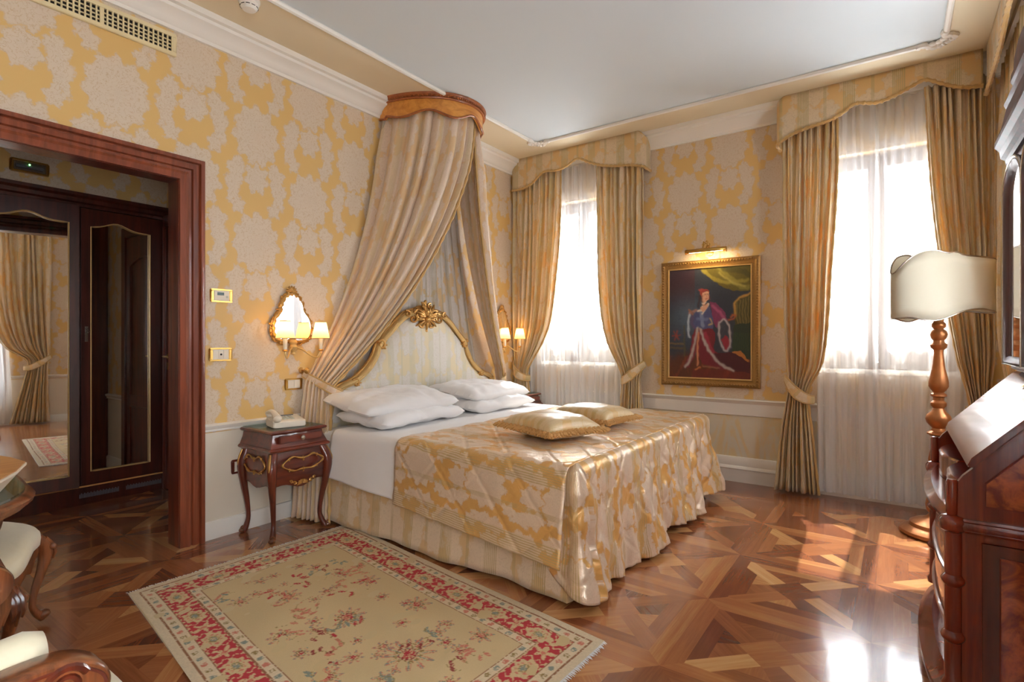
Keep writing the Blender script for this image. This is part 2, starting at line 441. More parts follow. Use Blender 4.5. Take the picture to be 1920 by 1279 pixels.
# ------------------------------------------------------------------ room shell
RX, BY, FY, CZ = 4.05, 4.84, -1.7, 3.12      # right wall, window wall, wall behind the viewer, ceiling
WT = .3
def rect_wall(name, plane, a0, a1, z0, z1, holes, face, thick, mats, extra=None):
    """wall slab with rectangular holes. plane 'x' (const X, runs along Y) or 'y'. mats[0] everywhere, dado zone uses mats[1]"""
    mb = MB()
    As = sorted({a0, a1} | {h[0] for h in holes} | {h[1] for h in holes}); Zs = sorted({z0, .64, z1} | {h[2] for h in holes} | {h[3] for h in holes})
    Zs = [z for z in Zs if z0 <= z <= z1]
    for i in range(len(As)-1):
        for j in range(len(Zs)-1):
            ac, zc = (As[i]+As[i+1])/2, (Zs[j]+Zs[j+1])/2
            if any(h[0] < ac < h[1] and h[2] < zc < h[3] for h in holes): continue
            mt = 1 if zc < .64 else 0
            lo, hi = min(face, face+thick), max(face, face+thick)
            if plane == 'x': mb.box(lo, hi, As[i], As[i+1], Zs[j], Zs[j+1], mt)
            else: mb.box(As[i], As[i+1], lo, hi, Zs[j], Zs[j+1], mt)
    return mb.build(name, mats, smooth=False, kind='structure')
W1 = (.24, 1.26, .98, 2.62); W2 = (2.74, 3.76, .98, 2.62)
W3 = (3.2, 4.25, .98, 2.62); W4 = (-1.0, .45, .3, 2.62)
DOOR = (-.05, 1.405, 0, 2.13)
rect_wall('wall_left', 'x', FY, BY+WT, 0, CZ+.1, [DOOR], 0, -.12, [M['wp_y'], M['cream']])
rect_wall('wall_back', 'y', 0, RX+WT, 0, CZ+.1, [W1, W2], BY, WT, [M['wp_x'], M['panel']])
rect_wall('wall_right', 'x', FY, BY, 0, CZ+.1, [W3, W4], RX, WT, [M['wp_y'], M['cream']])
rect_wall('wall_front', 'y', 0, RX+WT, 0, CZ+.1, [], FY, -.12, [M['wp_x'], M['cream']])
# vestibule
VX, VY = -1.5, 1.93
rect_wall('wall_hall_side', 'y', -2.1, -.12, 0, 2.8, [], VY, .12, [M['wp_x'], M['cream']])
rect_wall('wall_hall_back', 'x', -.6, VY, 0, 2.8, [], VX-.62, -.1, [M['wp_y'], M['cream']])
rect_wall('wall_hall_front', 'y', -2.1, -.12, 0, 2.8, [], -.5, -.1, [M['wp_x'], M['cream']])
MB().box(VX-.02, VX+.02, -.5, VY, 2.27, 2.8).build('wall_hall_bulkhead', M['wp_y'], smooth=False, kind='structure')
MB().box(-2.2, -.12, -.6, VY+.12, 2.7, 2.8).build('ceiling_hall', M['ceil'], smooth=False, kind='structure')
mb = MB().box(-.12, RX+WT, FY-.12, BY+WT, CZ, CZ+.1)
mb.build('ceiling', M['ceil'], smooth=False, kind='structure')
CI = (.52, 3.62, -1.2, 4.39)
mb = MB()
for r in ((0, CI[0], FY, BY), (CI[1], RX, FY, BY), (CI[0], CI[1], CI[3], BY), (CI[0], CI[1], FY, CI[2])): mb.box(*r, CZ-.006, CZ-.0005)
mb.build('trim_1', M['ceil_b'], smooth=False, kind='structure')
# thin ceiling moulding with corner ornaments
mb = MB(); w = .018
for (x0, y0, x1, y1) in ((CI[0], CI[2], CI[0], CI[3]-.12), (CI[1], CI[2], CI[1], CI[3]-.12), (CI[0]+.12, CI[3], CI[1]-.12, CI[3]), (CI[0], CI[2], CI[1], CI[2])):
    mb.tube([(x0, y0, CZ-.01), (x1, y1, CZ-.01)], w, 8)
def corner_orn(cx, cy, sx):
    for k in (0, 1):
        P = []
        for t in np.linspace(0, 1, 14):
            q = (1-t)*.15 - .0; bumpy = .025*math.sin(t*PI*2.2)
            a, b_ = q, bumpy - .02*t
            P.append((cx + sx*a, cy - b_*1.0 + .01, CZ-.012) if k == 0 else (cx + sx*(b_) - sx*.01, cy - a, CZ-.012))
        mb.tube(P, [.014 + .010*abs(math.sin(i*1.3)) for i in range(14)], 8)
    for d in ((0, .0), (.04, .02), (.02, .05), (.075, .012), (.012, .085)): mb.ball((cx - sx*.012 + sx*d[0], cy + .012 - d[1], CZ-.012), (.022, .022, .014))
corner_orn(CI[0], CI[3], 1); corner_orn(CI[1], CI[3], -1)
mb.build('trim_2', M['white_trim'], kind='structure')
# crown moulding
CB = 2.97
cp = [(0, CB), (.018, CB), (.02, CB+.02), (.035, CB+.028), (.045, CB+.05), (.07, CB+.075), (.095, CB+.088), (.1, CB+.105), (.122, CB+.11), (.125, CZ-.007), (0, CZ-.007)]
MB().prism(cp, 'y', FY, BY).build('trim_3', M['white_trim'], kind='structure')
MB().prism([(BY-a, b) for a, b in cp], 'x', .0, RX).build('trim_4', M['white_trim'], kind='structure')
MB().prism([(RX-a, b) for a, b in cp], 'y', FY, BY).build('trim_5', M['white_trim'], kind='structure')
# baseboards and chair rails
bp = [(0, 0), (.018, 0), (.018, .095), (.012, .104), (0, .106)]
rp = [(0, .648), (.016, .648), (.018, .655), (.012, .66), (.022, .668), (.03, .684), (.02, .692), (0, .694)]
def along_left(prof, a0, a1, name, mat): return MB().prism(prof, 'y', a0, a1).build(name, mat, kind='structure')
along_left(bp, 1.533, BY, 'baseboard_left', M['white_trim']); along_left(rp, 1.533, BY, 'trim_6', M['white_trim'])
along_left(bp, FY, -.18, 'baseboard_left', M['white_trim'])
wbp = [(0, 0), (.03, 0), (.03, .105), (.036, .112), (.03, .125), (.016, .135), (.016, .20), (.01, .208), (0, .21)]
wrp = [(0, .56), (.014, .565), (.014, .662), (.02, .668), (.026, .684), (.036, .692), (.03, .70), (0, .702)]
MB().prism([(BY-a, b) for a, b in wbp], 'x', 0, RX).build('baseboard_back', M['white_trim'], kind='structure')
MB().prism([(BY-a, b) for a, b in wrp], 'x', 0, RX).build('trim_7', M['white_trim'], kind='structure')
MB().prism([(RX-a, b) for a, b in bp], 'y', FY, BY-.04).build('baseboard_right', M['white_trim'], kind='structure')
MB().prism([(RX-a, b) for a, b in rp], 'y', .5, BY-.04).build('trim_8', M['white_trim'], kind='structure')
MB().prism([(FY+a, b) for a, b in bp], 'x', 0, RX).build('baseboard_front', M['white_trim'], kind='structure')
MB().prism([(VY-a, b) for a, b in bp], 'x', -.62, -.12).build('baseboard_hall', M['white_trim'], kind='structure')
MB().prism([(VY-a, b) for a, b in rp], 'x', -.62, -.12).build('trim_9', M['white_trim'], kind='structure')

# door_1: cased opening in the left wall
d1 = bpy.data.objects.new('door_1', None); COL.objects.link(d1); d1['kind'] = 'structure'
y0, y1, zt = DOOR[0], DOOR[1], DOOR[3]; cw = .128
prof = [(0, 0), (0, .018), (.03, .022), (.042, .03), (.05, .03), (.054, .014), (.062, .014), (.068, .026), (.094, .028), (.098, .018), (.103, .018), (.107, .038), (.118, .04), (.128, .038), (.128, 0)]
mb = MB()   # profile: (distance from opening edge, projection), mitred at the corners
mb.loops([[(p, y1+d, 0) for d, p in prof], [(p, y1+d, zt+d) for d, p in prof], [(p, y0-d, zt+d) for d, p in prof], [(p, y0-d, 0) for d, p in prof]])
mb.build('casing', M['casing'], d1, ang=25)
mb = MB().box(-.13, .0, y1-.002, y1+.02, 0, zt+.02).box(-.13, 0, y0-.02, y0+.002, 0, zt+.02).box(-.13, 0, y0, y1, zt-.002, zt+.02)
mb.build('jamb', M['mahog'], d1, smooth=False)
mb = MB(); mb.loops([[(-.12-p, y1+d, 0) for d, p in prof], [(-.12-p, y1+d, zt+d) for d, p in prof], [(-.12-p, y0-d, zt+d) for d, p in prof], [(-.12-p, y0-d, 0) for d, p in prof]])
mb.build('casing', M['mahog'], d1, ang=25)
MB().box(-.2, -.122, 1.80, VY-.005, 0, 2.4).build('corner_post', M['mahog'], d1, bevel=.004)

# door_2: panelled bathroom door on the hall side wall
d2 = bpy.data.objects.new('door_2', None); COL.objects.link(d2); d2['kind'] = 'structure'
dx0, dx1 = -1.44, -.72
mb = MB().box(dx0, dx1, VY-.03, VY-.002, .005, 2.1)
leaf = mb.build('door_leaf', M['mahog'], d2, bevel=.003)
def molding_rect(x0, x1, z0, z1, y, arch=0):
    pts = [(x0, y, z0), (x1, y, z0), (x1, y, z1)]
    if arch:
        for t in np.linspace(0, 1, 12)[1:-1]: pts.append((x1+(x0-x1)*t, y, z1+arch*math.sin(PI*t)))
    pts.append((x0, y, z1)); return pts
for z0, z1, ar in ((.12, .62, 0), (.72, 1.85, .06)):
    MB().tube(molding_rect(dx0+.1, dx1-.1, z0, z1, VY-.032, ar), .012, 6, closed=True).build('panel_moulding', M['mahog'], d2)
MB().box(dx0-.02-.0, dx0, VY-.04, VY, 0, 2.12).box(dx1, dx1+.08, VY-.045, VY, 0, 2.2).box(dx0, dx1, VY-.045, VY, 2.11, 2.2).build('casing', M['mahog'], d2, bevel=.004)
hb = MB(); hx = -1.37
hb.lathe([(.022, 0), (.022, .006), (.01, .008)], (hx, VY-.03, 1.07), 14, 'y'); hb.v = [(a, VY-.03-(b-(VY-.03)), c) for a, b, c in hb.v]
hb.tube([(hx, VY-.035, 1.07), (hx, VY-.07, 1.07), (hx+.03, VY-.078, 1.072), (hx+.11, VY-.075, 1.068)], [.008, .008, .008, .006], 8)
hb.box(hx-.014, hx+.014, VY-.034, VY-.03, .965, 1.02)
hb.build('door_handle', M['brass'], d2)

# ------------------------------------------------------------------ parquet floor
def clip(poly, x0, x1, y0, y1):
    for ax, lim, sgn in ((0, x0, 1), (0, x1, -1), (1, y0, 1), (1, y1, -1)):
        out = []; n = len(poly)
        for i in range(n):
            a, b = poly[i], poly[(i+1) % n]; da, db = (a[ax]-lim)*sgn, (b[ax]-lim)*sgn
            if da >= 0: out.append(a)
            if da*db < 0: t = da/(da-db); out.append((a[0]+(b[0]-a[0])*t, a[1]+(b[1]-a[1])*t))
        poly = out
        if len(poly) < 3: return None
    return poly
def pieces2():
    """(polygon, grain angle, kind) in [-1,1]^2: mitred frame, pinwheel of diagonal planks round a turned square, wedges"""
    L = []
    def rot(p, k):
        x, y = p
        for _ in range(k): x, y = -y, x
        return (x, y)
    for k in range(4):
        A = k*PI/2; e = .78
        for ps, an, kd in ((((-1,-1),(1,-1),(e,-e),(-e,-e)), A, 'f'),
                (((.15,-.21),(.72,-e),(e,-e),(e,-.48),(.33,-.03)), A-PI/4, 'd'),
                (((-.48,-e),(.72,-e),(.52,-.58),(-.28,-.58)), A, 't'),
                (((-.28,-.58),(.12,-.58),(0,-.36),(-.03,-.33)), A+PI/2, 'u'),
                (((.12,-.58),(.52,-.58),(.15,-.21),(0,-.36)), A+.8, 'u')):
            L.append(([rot(p, k) for p in ps], an, kd))
    L.append((((0,-.36),(.36,0),(0,.36),(-.36,0)), PI/4, 'c'))
    return L
fl = MB()
def put(poly, ang, tone, bounds):
    q = clip(list(poly), *bounds)
    if not q: return
    ox, oy = random.uniform(0, 40), random.uniform(0, 40); ca, sa = math.cos(ang), math.sin(ang)
    uv = [(ox + x*ca + y*sa, oy - x*sa + y*ca) for x, y in q]
    a = sum(q[i][0]*q[(i+1) % len(q)][1]-q[(i+1) % len(q)][0]*q[i][1] for i in range(len(q)))
    if abs(a) < 1e-6: return
    if a < 0: q = q[::-1]; uv = uv[::-1]
    fl.add([(x, y, 0) for x, y in q], [tuple(range(len(q)))], uv)
    fl.c[len(fl.f)-1] = (tone, 0, 0, 1)
CS = .63; B0 = (VX-.6, RX, FY, 4.45)
base = {'f': (.28, .68), 'd': (.34, .92), 't': (.22, .74), 'u': (.12, .8), 'c': (.25, .9)}
PC = pieces2()
for i in range(-9, 3):
    for j in range(-7, 5):
        cx, cy = 2.657 + CS*(i+.5), 1.93 + CS*(j+.5)
        if cx < -2.4 or cx > 4.3 or cy < -2 or cy > 4.8: continue
        if cx < -.1 and (cy > 2.4 or cy < -.8): continue
        for poly, ang, kind in PC:
            lo, hi = base[kind]
            x_, y_ = CS/2, CS/2
            b = list(B0)
            if cx > 0: b[0] = 0
            elif cx + CS/2 < 0.2: b[3] = 2.05; b[2] = -.6
            put([(cx + p[0]*x_, cy + p[1]*y_) for p in poly], ang, random.uniform(lo, hi), b)
# strip for the cell that straddles the left wall: the hall side already runs under it
for k in range(60):   # plain planks along the window wall
    x = 0 + k*.075
    if x < RX: put([(x, 4.45), (x+.075, 4.45), (x+.075, BY), (x, BY)], PI/2, random.uniform(.12, .35), (0, RX, 4.45, BY))
fl.box(VX-.62, RX, FY, BY, -.12, -.001)
fo = fl.build('floor', M['floor'], smooth=False, kind='structure')
# ------------------------------------------------------------------ windows, curtains
def window(idx, plane, hole, face):
    a0, a1, z0, z1 = hole
    w = bpy.data.objects.new('window_%d' % idx, None); COL.objects.link(w); w['kind'] = 'structure'
    def bx(mb, u0, u1, d0, d1, zz0, zz1):
        # d measured outward from the inner wall face
        if plane == 'y': mb.box(u0, u1, face+d0, face+d1, zz0, zz1)
        else: mb.box(face+d0, face+d1, u0, u1, zz0, zz1)
    mb = MB(); t = .05
    bx(mb, a0, a0+t, .10, .17, z0, z1); bx(mb, a1-t, a1, .10, .17, z0, z1); bx(mb, a0+t, a1-t, .10, .17, z1-t, z1); bx(mb, a0+t, a1-t, .10, .17, z0, z0+t)
    mb.build('window_frame', M['winframe'], w, bevel=.004)
    c = (a0+a1)/2
    for s0, s1 in ((a0+t, c-.004), (c+.004, a1-t)):
        mb = MB(); q = .058
        bx(mb, s0, s0+q, .09, .145, z0+t, z1-t); bx(mb, s1-q, s1, .09, .145, z0+t, z1-t); bx(mb, s0+q, s1-q, .09, .145, z1-t-q, z1-t)
        sc_ = [(s0+q, z0+t), (s1-q, z0+t)] + [(s1-q-(s1-s0-2*q)*k_/24, z0+.165+.040*math.cos(k_/24*2*PI*1.5+.4)+.022*math.cos(k_/24*2*PI*2.9)) for k_ in range(25)]
        mb.prism(sc_, 'y' if plane == 'y' else 'x', face+.09, face+.145)
        sh = mb.build('window_sash', M['winframe'], w, bevel=.004)
        mb = MB(); bx(mb, s0+q-.005, s1-q+.005, .115, .121, z0+t+.075, z1-t-q+.005); mb.build('pane', M['pane'], sh, smooth=False)
    mb = MB(); bx(mb, c-.012, c+.012, .072, .09, 1.45, 1.47); bx(mb, c-.006, c+.006, .04, .075, 1.40, 1.50); mb.build('window_handle', M['brass'], w, bevel=.002)
    mb = MB(); bx(mb, a0-.02, a1+.02, -.03, .1, z0-.035, z0); mb.build('window_sill', M['white_trim'], w, bevel=.004)
    # short lace panels on each sash, scalloped hem
    for n_, (s0, s1) in enumerate(((a0+t+.05, c-.06), (c+.06, a1-t-.05))):
        P = []; nu = 48
        for i in range(nu+1):
            u = i/nu; hem = z0 + .11 + .04*math.cos(u*2*PI*1.6 + .6) + .03*math.sin(u*2*PI*3.1)
            row = []
            for j in range(9):
                zz = (z1-.13)*(1-j/8) + hem*(j/8); d = .075 + .006*math.sin(u*60)
                a = s0 + (s1-s0)*u
                row.append((a, face+d, zz) if plane == 'y' else (face+d, a, zz))
            P.append(row)
        o = MB().grid(P).build('lace_curtain', M['lace'])
        yield o, n_
    # daylight portal just outside the opening
    L = bpy.data.lights.new('portal', 'AREA'); L.shape = 'RECTANGLE'; L.size = a1-a0; L.size_y = z1-z0
    lo = bpy.data.objects.new('daylight_portal', L); COL.objects.link(lo)
    L.cycles.is_portal = True
    if plane == 'y': lo.location = ((a0+a1)/2, face+.29, (z0+z1)/2); lo.rotation_euler = (-PI/2, 0, 0)
    else: lo.location = (face+.29, (a0+a1)/2, (z0+z1)/2); lo.rotation_euler = (0, PI/2, 0); L.size, L.size_y = z1-z0, a1-a0
lab = {1: 'window beside the bed', 2: 'window behind the floor lamp', 3: 'window behind the writing desk', 4: 'window nearest the viewer'}
for idx, plane, hole, face in ((1, 'y', W1, BY), (2, 'y', W2, BY), (3, 'x', W3, RX), (4, 'x', W4, RX)):
    for o, n_ in window(idx, plane, hole, face):
        tag(o, 'white scalloped lace panel on the %s sash of the %s' % (('left', 'right')[n_], lab[idx]), 'curtain', 'scalloped lace panels on the window sashes')

def fold(s, n, ph, jit):
    x = s*n + ph + .35*math.sin(s*n*1.7+jit) * .5
    return abs(math.sin(PI*x))**1.15
def panel(name, O, U, N, edges, n, amp, mat, parent, clothw, nz=64, amps=None, jit=0., solid=.004, zs=None, depth=None):
    """hanging cloth. edges: [(z,(a,b))] distances along U from O; amps: [(z,k)]; depth [(z,d)] along N"""
    O, U, N = Vector(O), Vector(U), Vector(N); nu = n*12
    ztop, zbot = max(e[0] for e in edges), min(e[0] for e in edges)
    P, UV = [], []
    for i in range(nu+1):
        s = i/nu; f = fold(s, n, .1, jit); r1, r2 = [], []
        f2 = fold(s, n*.45, .3, jit+1)
        for j in range(nz+1):
            z = ztop + (zbot-ztop)*(j/nz); a, b = interp(edges, z); k = float(interp(amps, z)[0]) if amps else 1
            d = float(interp(depth, z)[0]) if depth else 0
            wob = .15*math.sin(z*2.1 + i*.37+jit)*math.sin(i*.9)
            p = O + U*(a + (b-a)*(s + .012*math.sin(z*3+s*20))) + N*(d + amp*k*(f*.75 + f2*.25 + wob))
            r1.append((p.x, p.y, z)); r2.append((s*clothw, z))
        P.append(r1); UV.append(r2)
    return MB().grid(P, UV).build(name, mat, parent, solid=solid), P
def edge_trim(P, parent, r=.009, name='braid_trim', mat=None, N=(0,0,0), jitter=.3):
    pts = [Vector(p) + Vector(N) for p in P]
    return MB().tube(pts, [r*(1+jitter*math.sin(i*2.3)) for i in range(len(pts))], 6).build(name, mat or M['trim'], parent)
def band(pts, width, th, name, mat, parent, trims=True, up=(0,0,1)):
    """flat cloth band following pts, vertical width"""
    pts = [Vector(p) for p in pts]; N = len(pts); P, UV = [], []; up = Vector(up)
    L = 0
    for i, p in enumerate(pts):
        t = (pts[min(i+1, N-1)] - pts[max(i-1, 0)]).normalized(); w = up - t*up.dot(t); w.normalize(); n = t.cross(w)
        if i: L += (pts[i]-pts[i-1]).length
        wd = width*(.75 + .25*math.sin(PI*i/(N-1)))
        row, r2 = [], []
        for k in range(8):
            a = 2*PI*k/8; row.append(tuple(p + w*math.cos(a)*wd/2 + n*math.sin(a)*th*(1.0))); r2.append((L, math.cos(a)*wd/2))
        P.append(row); UV.append(r2)
    o = MB().grid(P, UV, close_v=True).build(name, mat, parent)
    if trims:
        for sg in (-1, 1):
            q = []
            for i, p in enumerate(pts):
                t = (pts[min(i+1, N-1)] - pts[max(i-1, 0)]).normalized(); w = up - t*up.dot(t); w.normalize()
                q.append(p + w*sg*width*(.75 + .25*math.sin(PI*i/(N-1)))/2)
            MB().tube(q, .006, 6).build('braid_trim', M['trim'], o)
    return o
def tieback(O, U, N, wall_u, inner_u, z, parent, drop=.1, out=.1):
    """band from a hook on the wall side round the front of the gathered cloth"""
    O, U, N = Vector(O), Vector(U), Vector(N); pts = []
    for t in np.linspace(0, 1, 15):
        u = wall_u + (inner_u-wall_u)*t; d = .02 + out*math.sin(min(1, t*1.12)*PI*.9)**.7 if t < 1 else .02
        zz = z + .06 - (drop+.06)*math.sin(t*PI/2)
        p = O + U*u + N*d; pts.append((p.x, p.y, zz))
    o = band(pts, .075, .007, 'tieback', M['curtain'], parent)
    return o
def pelmet(label, O, U, N, prof, a0, a1, ztop, depth, group, endcaps=(1, 1)):
    """prof [(u, z_bottom)]"""
    O, U, N = Vector(O), Vector(U), Vector(N)
    t = thing('pelmet', label, 'pelmet', (0, 0, 0), 0, group)
    n = 90; P, UV = [], []; edge = []
    path = []
    if endcaps[0]: path += [(a0, d) for d in np.linspace(.0, depth-.03, 5)]
    R = .03
    if endcaps[0]: path += [(a0+R-R*math.cos(q), depth-R+R*math.sin(q)) for q in np.linspace(.3, PI/2, 4)]
    path += [(a0+R+(a1-a0-2*R)*i/n, depth) for i in range(n+1)]
    if endcaps[1]: path += [(a1-R+R*math.sin(q), depth-R+R*math.cos(q)) for q in np.linspace(.3, PI/2, 4)]; path += [(a1, d) for d in np.linspace(depth-.03, 0, 5)]
    L = 0; prev = None
    for (u, d) in path:
        if prev: L += math.hypot(u-prev[0], d-prev[1])
        prev = (u, d); zb = float(interp(prof, u)[0]); p = O + U*u + N*d
        rnd = .0
        zt_ = ztop - (.05*(max(0, 1-(u-a0)/.07))**2 if endcaps[0] else 0) - (.05*(max(0, 1-(a1-u)/.07))**2 if endcaps[1] else 0)
        P.append([(p.x, p.y, zt_ + (zb-zt_)*k/8) for k in range(9)]); UV.append([(L, zt_ + (zb-zt_)*k/8) for k in range(9)]); edge.append((p.x, p.y, zb-.004))
    MB().grid(P, UV).build('valance', M['curtain'], t, solid=.012)
    top = [Vector((r[0][0], r[0][1], r[0][2])) for r in P]
    MB().tube(top, .005, 6).build('piping', M['trim'], t)
    edge_trim([Vector(p) + N*.008 for p in edge], t, .013, 'fringe_braid', M['trim'])
    return t
GP, GD, GS = 'scalloped damask pelmets above the windows', 'tied-back damask drapes', 'white voile sheers'
def drape(label, O, U, N, edges, pinch_z, wall_u, inner_u, n=9, clothw=1.5, jit=0., trim_side=1, amps=None, amp=.088, out=.1, drop=.1):
    t = thing('drape', label, 'curtain', (0, 0, 0), 0, GD)
    amps = amps or [(3.0, .8), (2.0, 1), (pinch_z+.35, .9), (pinch_z, .5), (pinch_z-.3, .9), (0, 1.1)]
    o, P = panel('drape_panel', O, U, N, edges, n, amp, M['curtain'], t, clothw, jit=jit, amps=amps)
    e = P[-1] if trim_side == 1 else P[0]
    edge_trim(e, t, .009, N=tuple(Vector(N)*.004))
    tieback(O, U, N, wall_u, inner_u, pinch_z, t, out=out, drop=drop)
    return t
def sheer_panel(label, O, U, N, a0, a1, z0=.03, z1=2.96, n=16, jit=0., split=None):
    t = thing('sheer_curtain', label, 'sheer curtain', (0, 0, 0), 0, GS)
    panel('voile_panel', O, U, N, [(z1, (a0, a1)), (1.5, (a0, a1)), (z0, (a0, a1))], n, .045, M['sheer'], t, 2.4, nz=16, solid=0, jit=jit)
    return t
Ux, Uy, Nb, Nr = (1, 0, 0), (0, 1, 0), (0, -1, 0), (-1, 0, 0)
# window 1 (beside the bed)
pelmet('scalloped damask pelmet over the window beside the bed', (0, BY, 0), Ux, Nb,
       [(0, 2.80), (.14, 2.795), (.28, 2.83), (.43, 2.925), (.58, 2.915), (.70, 2.935), (.82, 2.985), (.95, 2.925), (1.07, 2.875), (1.22, 2.84), (1.36, 2.82), (1.5, 2.785)], .006, 1.5, CZ-.008, .17, GP, (0, 1))
sheer_panel('white sheer across the window beside the bed', (0, BY-.028, 0), Ux, Nb, .12, .80, n=11)
sheer_panel('white sheer, right half of the window beside the bed', (0, BY-.028, 0), Ux, Nb, .78, 1.42, n=9, jit=2)
drape('damask drape next to the far wall lamp, left of the window beside the bed', (0, BY-.075, 0), Ux, Nb,
      [(2.98, (.012, .60)), (2.4, (.012, .585)), (1.95, (.012, .55)), (1.42, (.02, .48)), (1.18, (.02, .38)), (.92, (.02, .20)), (.85, (.03, .18)), (.6, (.02, .22)), (.02, (.012, .30))], .90, .0, .21, n=9, jit=.5)
drape('damask drape hanging between the window beside the bed and the painting', (0, BY-.075, 0), Ux, Nb,
      [(2.98, (1.01, 1.47)), (2.4, (1.02, 1.47)), (1.6, (1.055, 1.47)), (1.2, (1.12, 1.47)), (.93, (1.24, 1.46)), (.82, (1.27, 1.44)), (.6, (1.26, 1.46)), (.02, (1.22, 1.48))], .92, 1.48, 1.25, n=8, jit=1.3, trim_side=0)
# window 2
pelmet('scalloped damask pelmet over the window behind the floor lamp', (0, BY, 0), Ux, Nb,
       [(2.60, 2.745), (2.70, 2.80), (2.82, 2.83), (2.95, 2.85), (3.04, 2.885), (3.12, 2.935), (3.25, 2.91), (3.35, 2.93), (3.45, 2.97), (3.53, 2.995), (3.61, 2.95), (3.70, 2.90), (3.80, 2.875), (3.9, 2.87)], 2.60, 3.86, CZ-.008, .17, GP, (1, 0))
sheer_panel('white sheer at the left of the window behind the floor lamp', (0, BY-.028, 0), Ux, Nb, 2.86, 3.26, n=6)
sheer_panel('white sheer hanging behind the stem of the floor lamp', (0, BY-.035, 0), Ux, Nb, 3.235, 3.80, n=9, jit=3)
drape('tall damask drape between the painting and the floor lamp', (0, BY-.075, 0), Ux, Nb,
      [(2.96, (2.63, 3.01)), (2.4, (2.63, 3.00)), (1.75, (2.64, 2.965)), (1.25, (2.65, 2.94)), (1.0, (2.66, 2.90)), (.86, (2.67, 2.83)), (.78, (2.665, 2.81)), (.5, (2.62, 2.84)), (.02, (2.575, 2.885))], .84, 2.645, 2.85, n=8, jit=.2, amp=.10)
drape('damask drape hanging behind the floor lamp shade, by the room corner', (0, BY-.075, 0), Ux, Nb,
      [(2.96, (3.53, 3.90)), (2.3, (3.56, 3.90)), (1.7, (3.62, 3.90)), (1.1, (3.70, 3.90)), (.85, (3.755, 3.88)), (.75, (3.77, 3.88)), (.4, (3.74, 3.90)), (.02, (3.72, 3.9))], .82, 3.90, 3.75, n=9, jit=2.2, trim_side=0)
# window 3 (right wall, behind the desk)
pelmet('damask pelmet on the right-hand wall above the desk', (RX, 0, 0), Uy, Nr,
       [(3.0, 2.80), (3.25, 2.83), (3.5, 2.93), (3.77, 2.95), (4.03, 2.86), (4.3, 2.83), (4.66, 2.80)], 2.9, 4.655, CZ-.008, .2, GP, (1, 0))
sheer_panel('white sheer over the window behind the desk', (RX-.028, 0, 0), Uy, Nr, 3.3, 4.1, n=10, jit=1)
drape('damask drape on the right-hand wall just beyond the desk', (RX-.07, 0, 0), Uy, Nr,
      [(2.96, (3.85, 4.62)), (2.2, (3.9, 4.62)), (1.4, (4.0, 4.62)), (.9, (4.25, 4.60)), (.8, (4.3, 4.58)), (.02, (4.2, 4.6))], .86, 4.62, 4.26, n=10, jit=.9, trim_side=0)
# window 4 (right wall near the viewer; seen in the wardrobe mirror)
pelmet('damask pelmet over the window nearest the viewer, seen in the wardrobe mirror', (RX, 0, 0), Uy, Nr,
       [(-1.5, 2.80), (-1.1, 2.85), (-.7, 2.93), (-.3, 2.98), (.1, 2.93), (.6, 2.85), (1.0, 2.80)], -1.45, .95, CZ-.008, .2, GP)
sheer_panel('white sheer over the window nearest the viewer, seen in the wardrobe mirror', (RX-.028, 0, 0), Uy, Nr, -1.05, .5, n=20, jit=1)
drape('damask drape beside the nearest window, reflected in the wardrobe mirror', (RX-.07, 0, 0), Uy, Nr,
      [(2.96, (.20, .93)), (2.2, (.22, .93)), (1.5, (.30, .93)), (1.1, (.45, .93)), (.93, (.66, .92)), (.82, (.68, .90)), (.02, (.5, .92))], .90, .93, .64, n=10, jit=.4, trim_side=0)

# ------------------------------------------------------------------ bed canopy
YC, CAx, CAy = 3.33, .60, .455
can = thing('bed_canopy', 'half-round honey wood bed canopy with long damask drapes over the headboard', 'canopy')
def ell(phi, rx, ry): return (rx*math.sin(phi), YC - ry*math.cos(phi))     # phi 0 = wall, near side ; PI = wall, far side
loops_o = []
def corona_bottom(t):   # t 0..1 round the arc
    u = abs(t-.5)*2
    return 2.962 + .022*math.cos(u*PI*4.0) + .016*math.exp(-(u/.12)**2) - .028*(u > .92)
mb = MB(); P = []
for i in range(81):
    t = i/80; ph = PI*t; zb = corona_bottom(t); row = []
    for rr, zz in ((0, zb), (0, 3.075), (-.02, 3.075), (-.02, zb)):
        x, y = ell(ph, CAx+rr, CAy+rr); row.append((max(x, .002), y, zz))
    P.append(row)
mb.grid(P, close_v=True); mb.build('cornice', M['honey'], can)
def ellring(name, r0, prof, mat, nlo=81):
    P = []
    for i in range(nlo):
        ph = PI*i/(nlo-1); row = []
        for rr, zz in prof: x, y = ell(ph, CAx+rr+r0, CAy+rr+r0); row.append((max(x, .002), y, zz))
        P.append(row)
    return MB().grid(P, close_v=True).build(name, mat, can)
cr = ellring('top_moulding', 0, [(-.01, 3.07), (.012, 3.07), (.016, 3.08), (.01, 3.085), (.024, 3.10), (.03, 3.112), (.03, 3.117), (-.01, 3.117)], M['honey_d'])
mb = MB()
for i in range(2, 79):
    ph = PI*i/80; x, y = ell(ph, CAx+.017, CAy+.017)
    if x > .02: mb.box(x-.005, x+.005, y-.005, y+.005, 3.085, 3.102)
mb.build('dentil_row', M['honey_d'], cr, smooth=False)
MB().tube([(ell(PI*i/80, CAx+.004, CAy+.004)[0], ell(PI*i/80, CAx+.004, CAy+.004)[1], corona_bottom(i/80)) for i in range(1, 80)], .009, 6).build('lower_bead', M['honey_d'], can)
P = [[(0.002, YC-CAy+.01, 3.10), (0.002, YC+CAy-.01, 3.10)]]
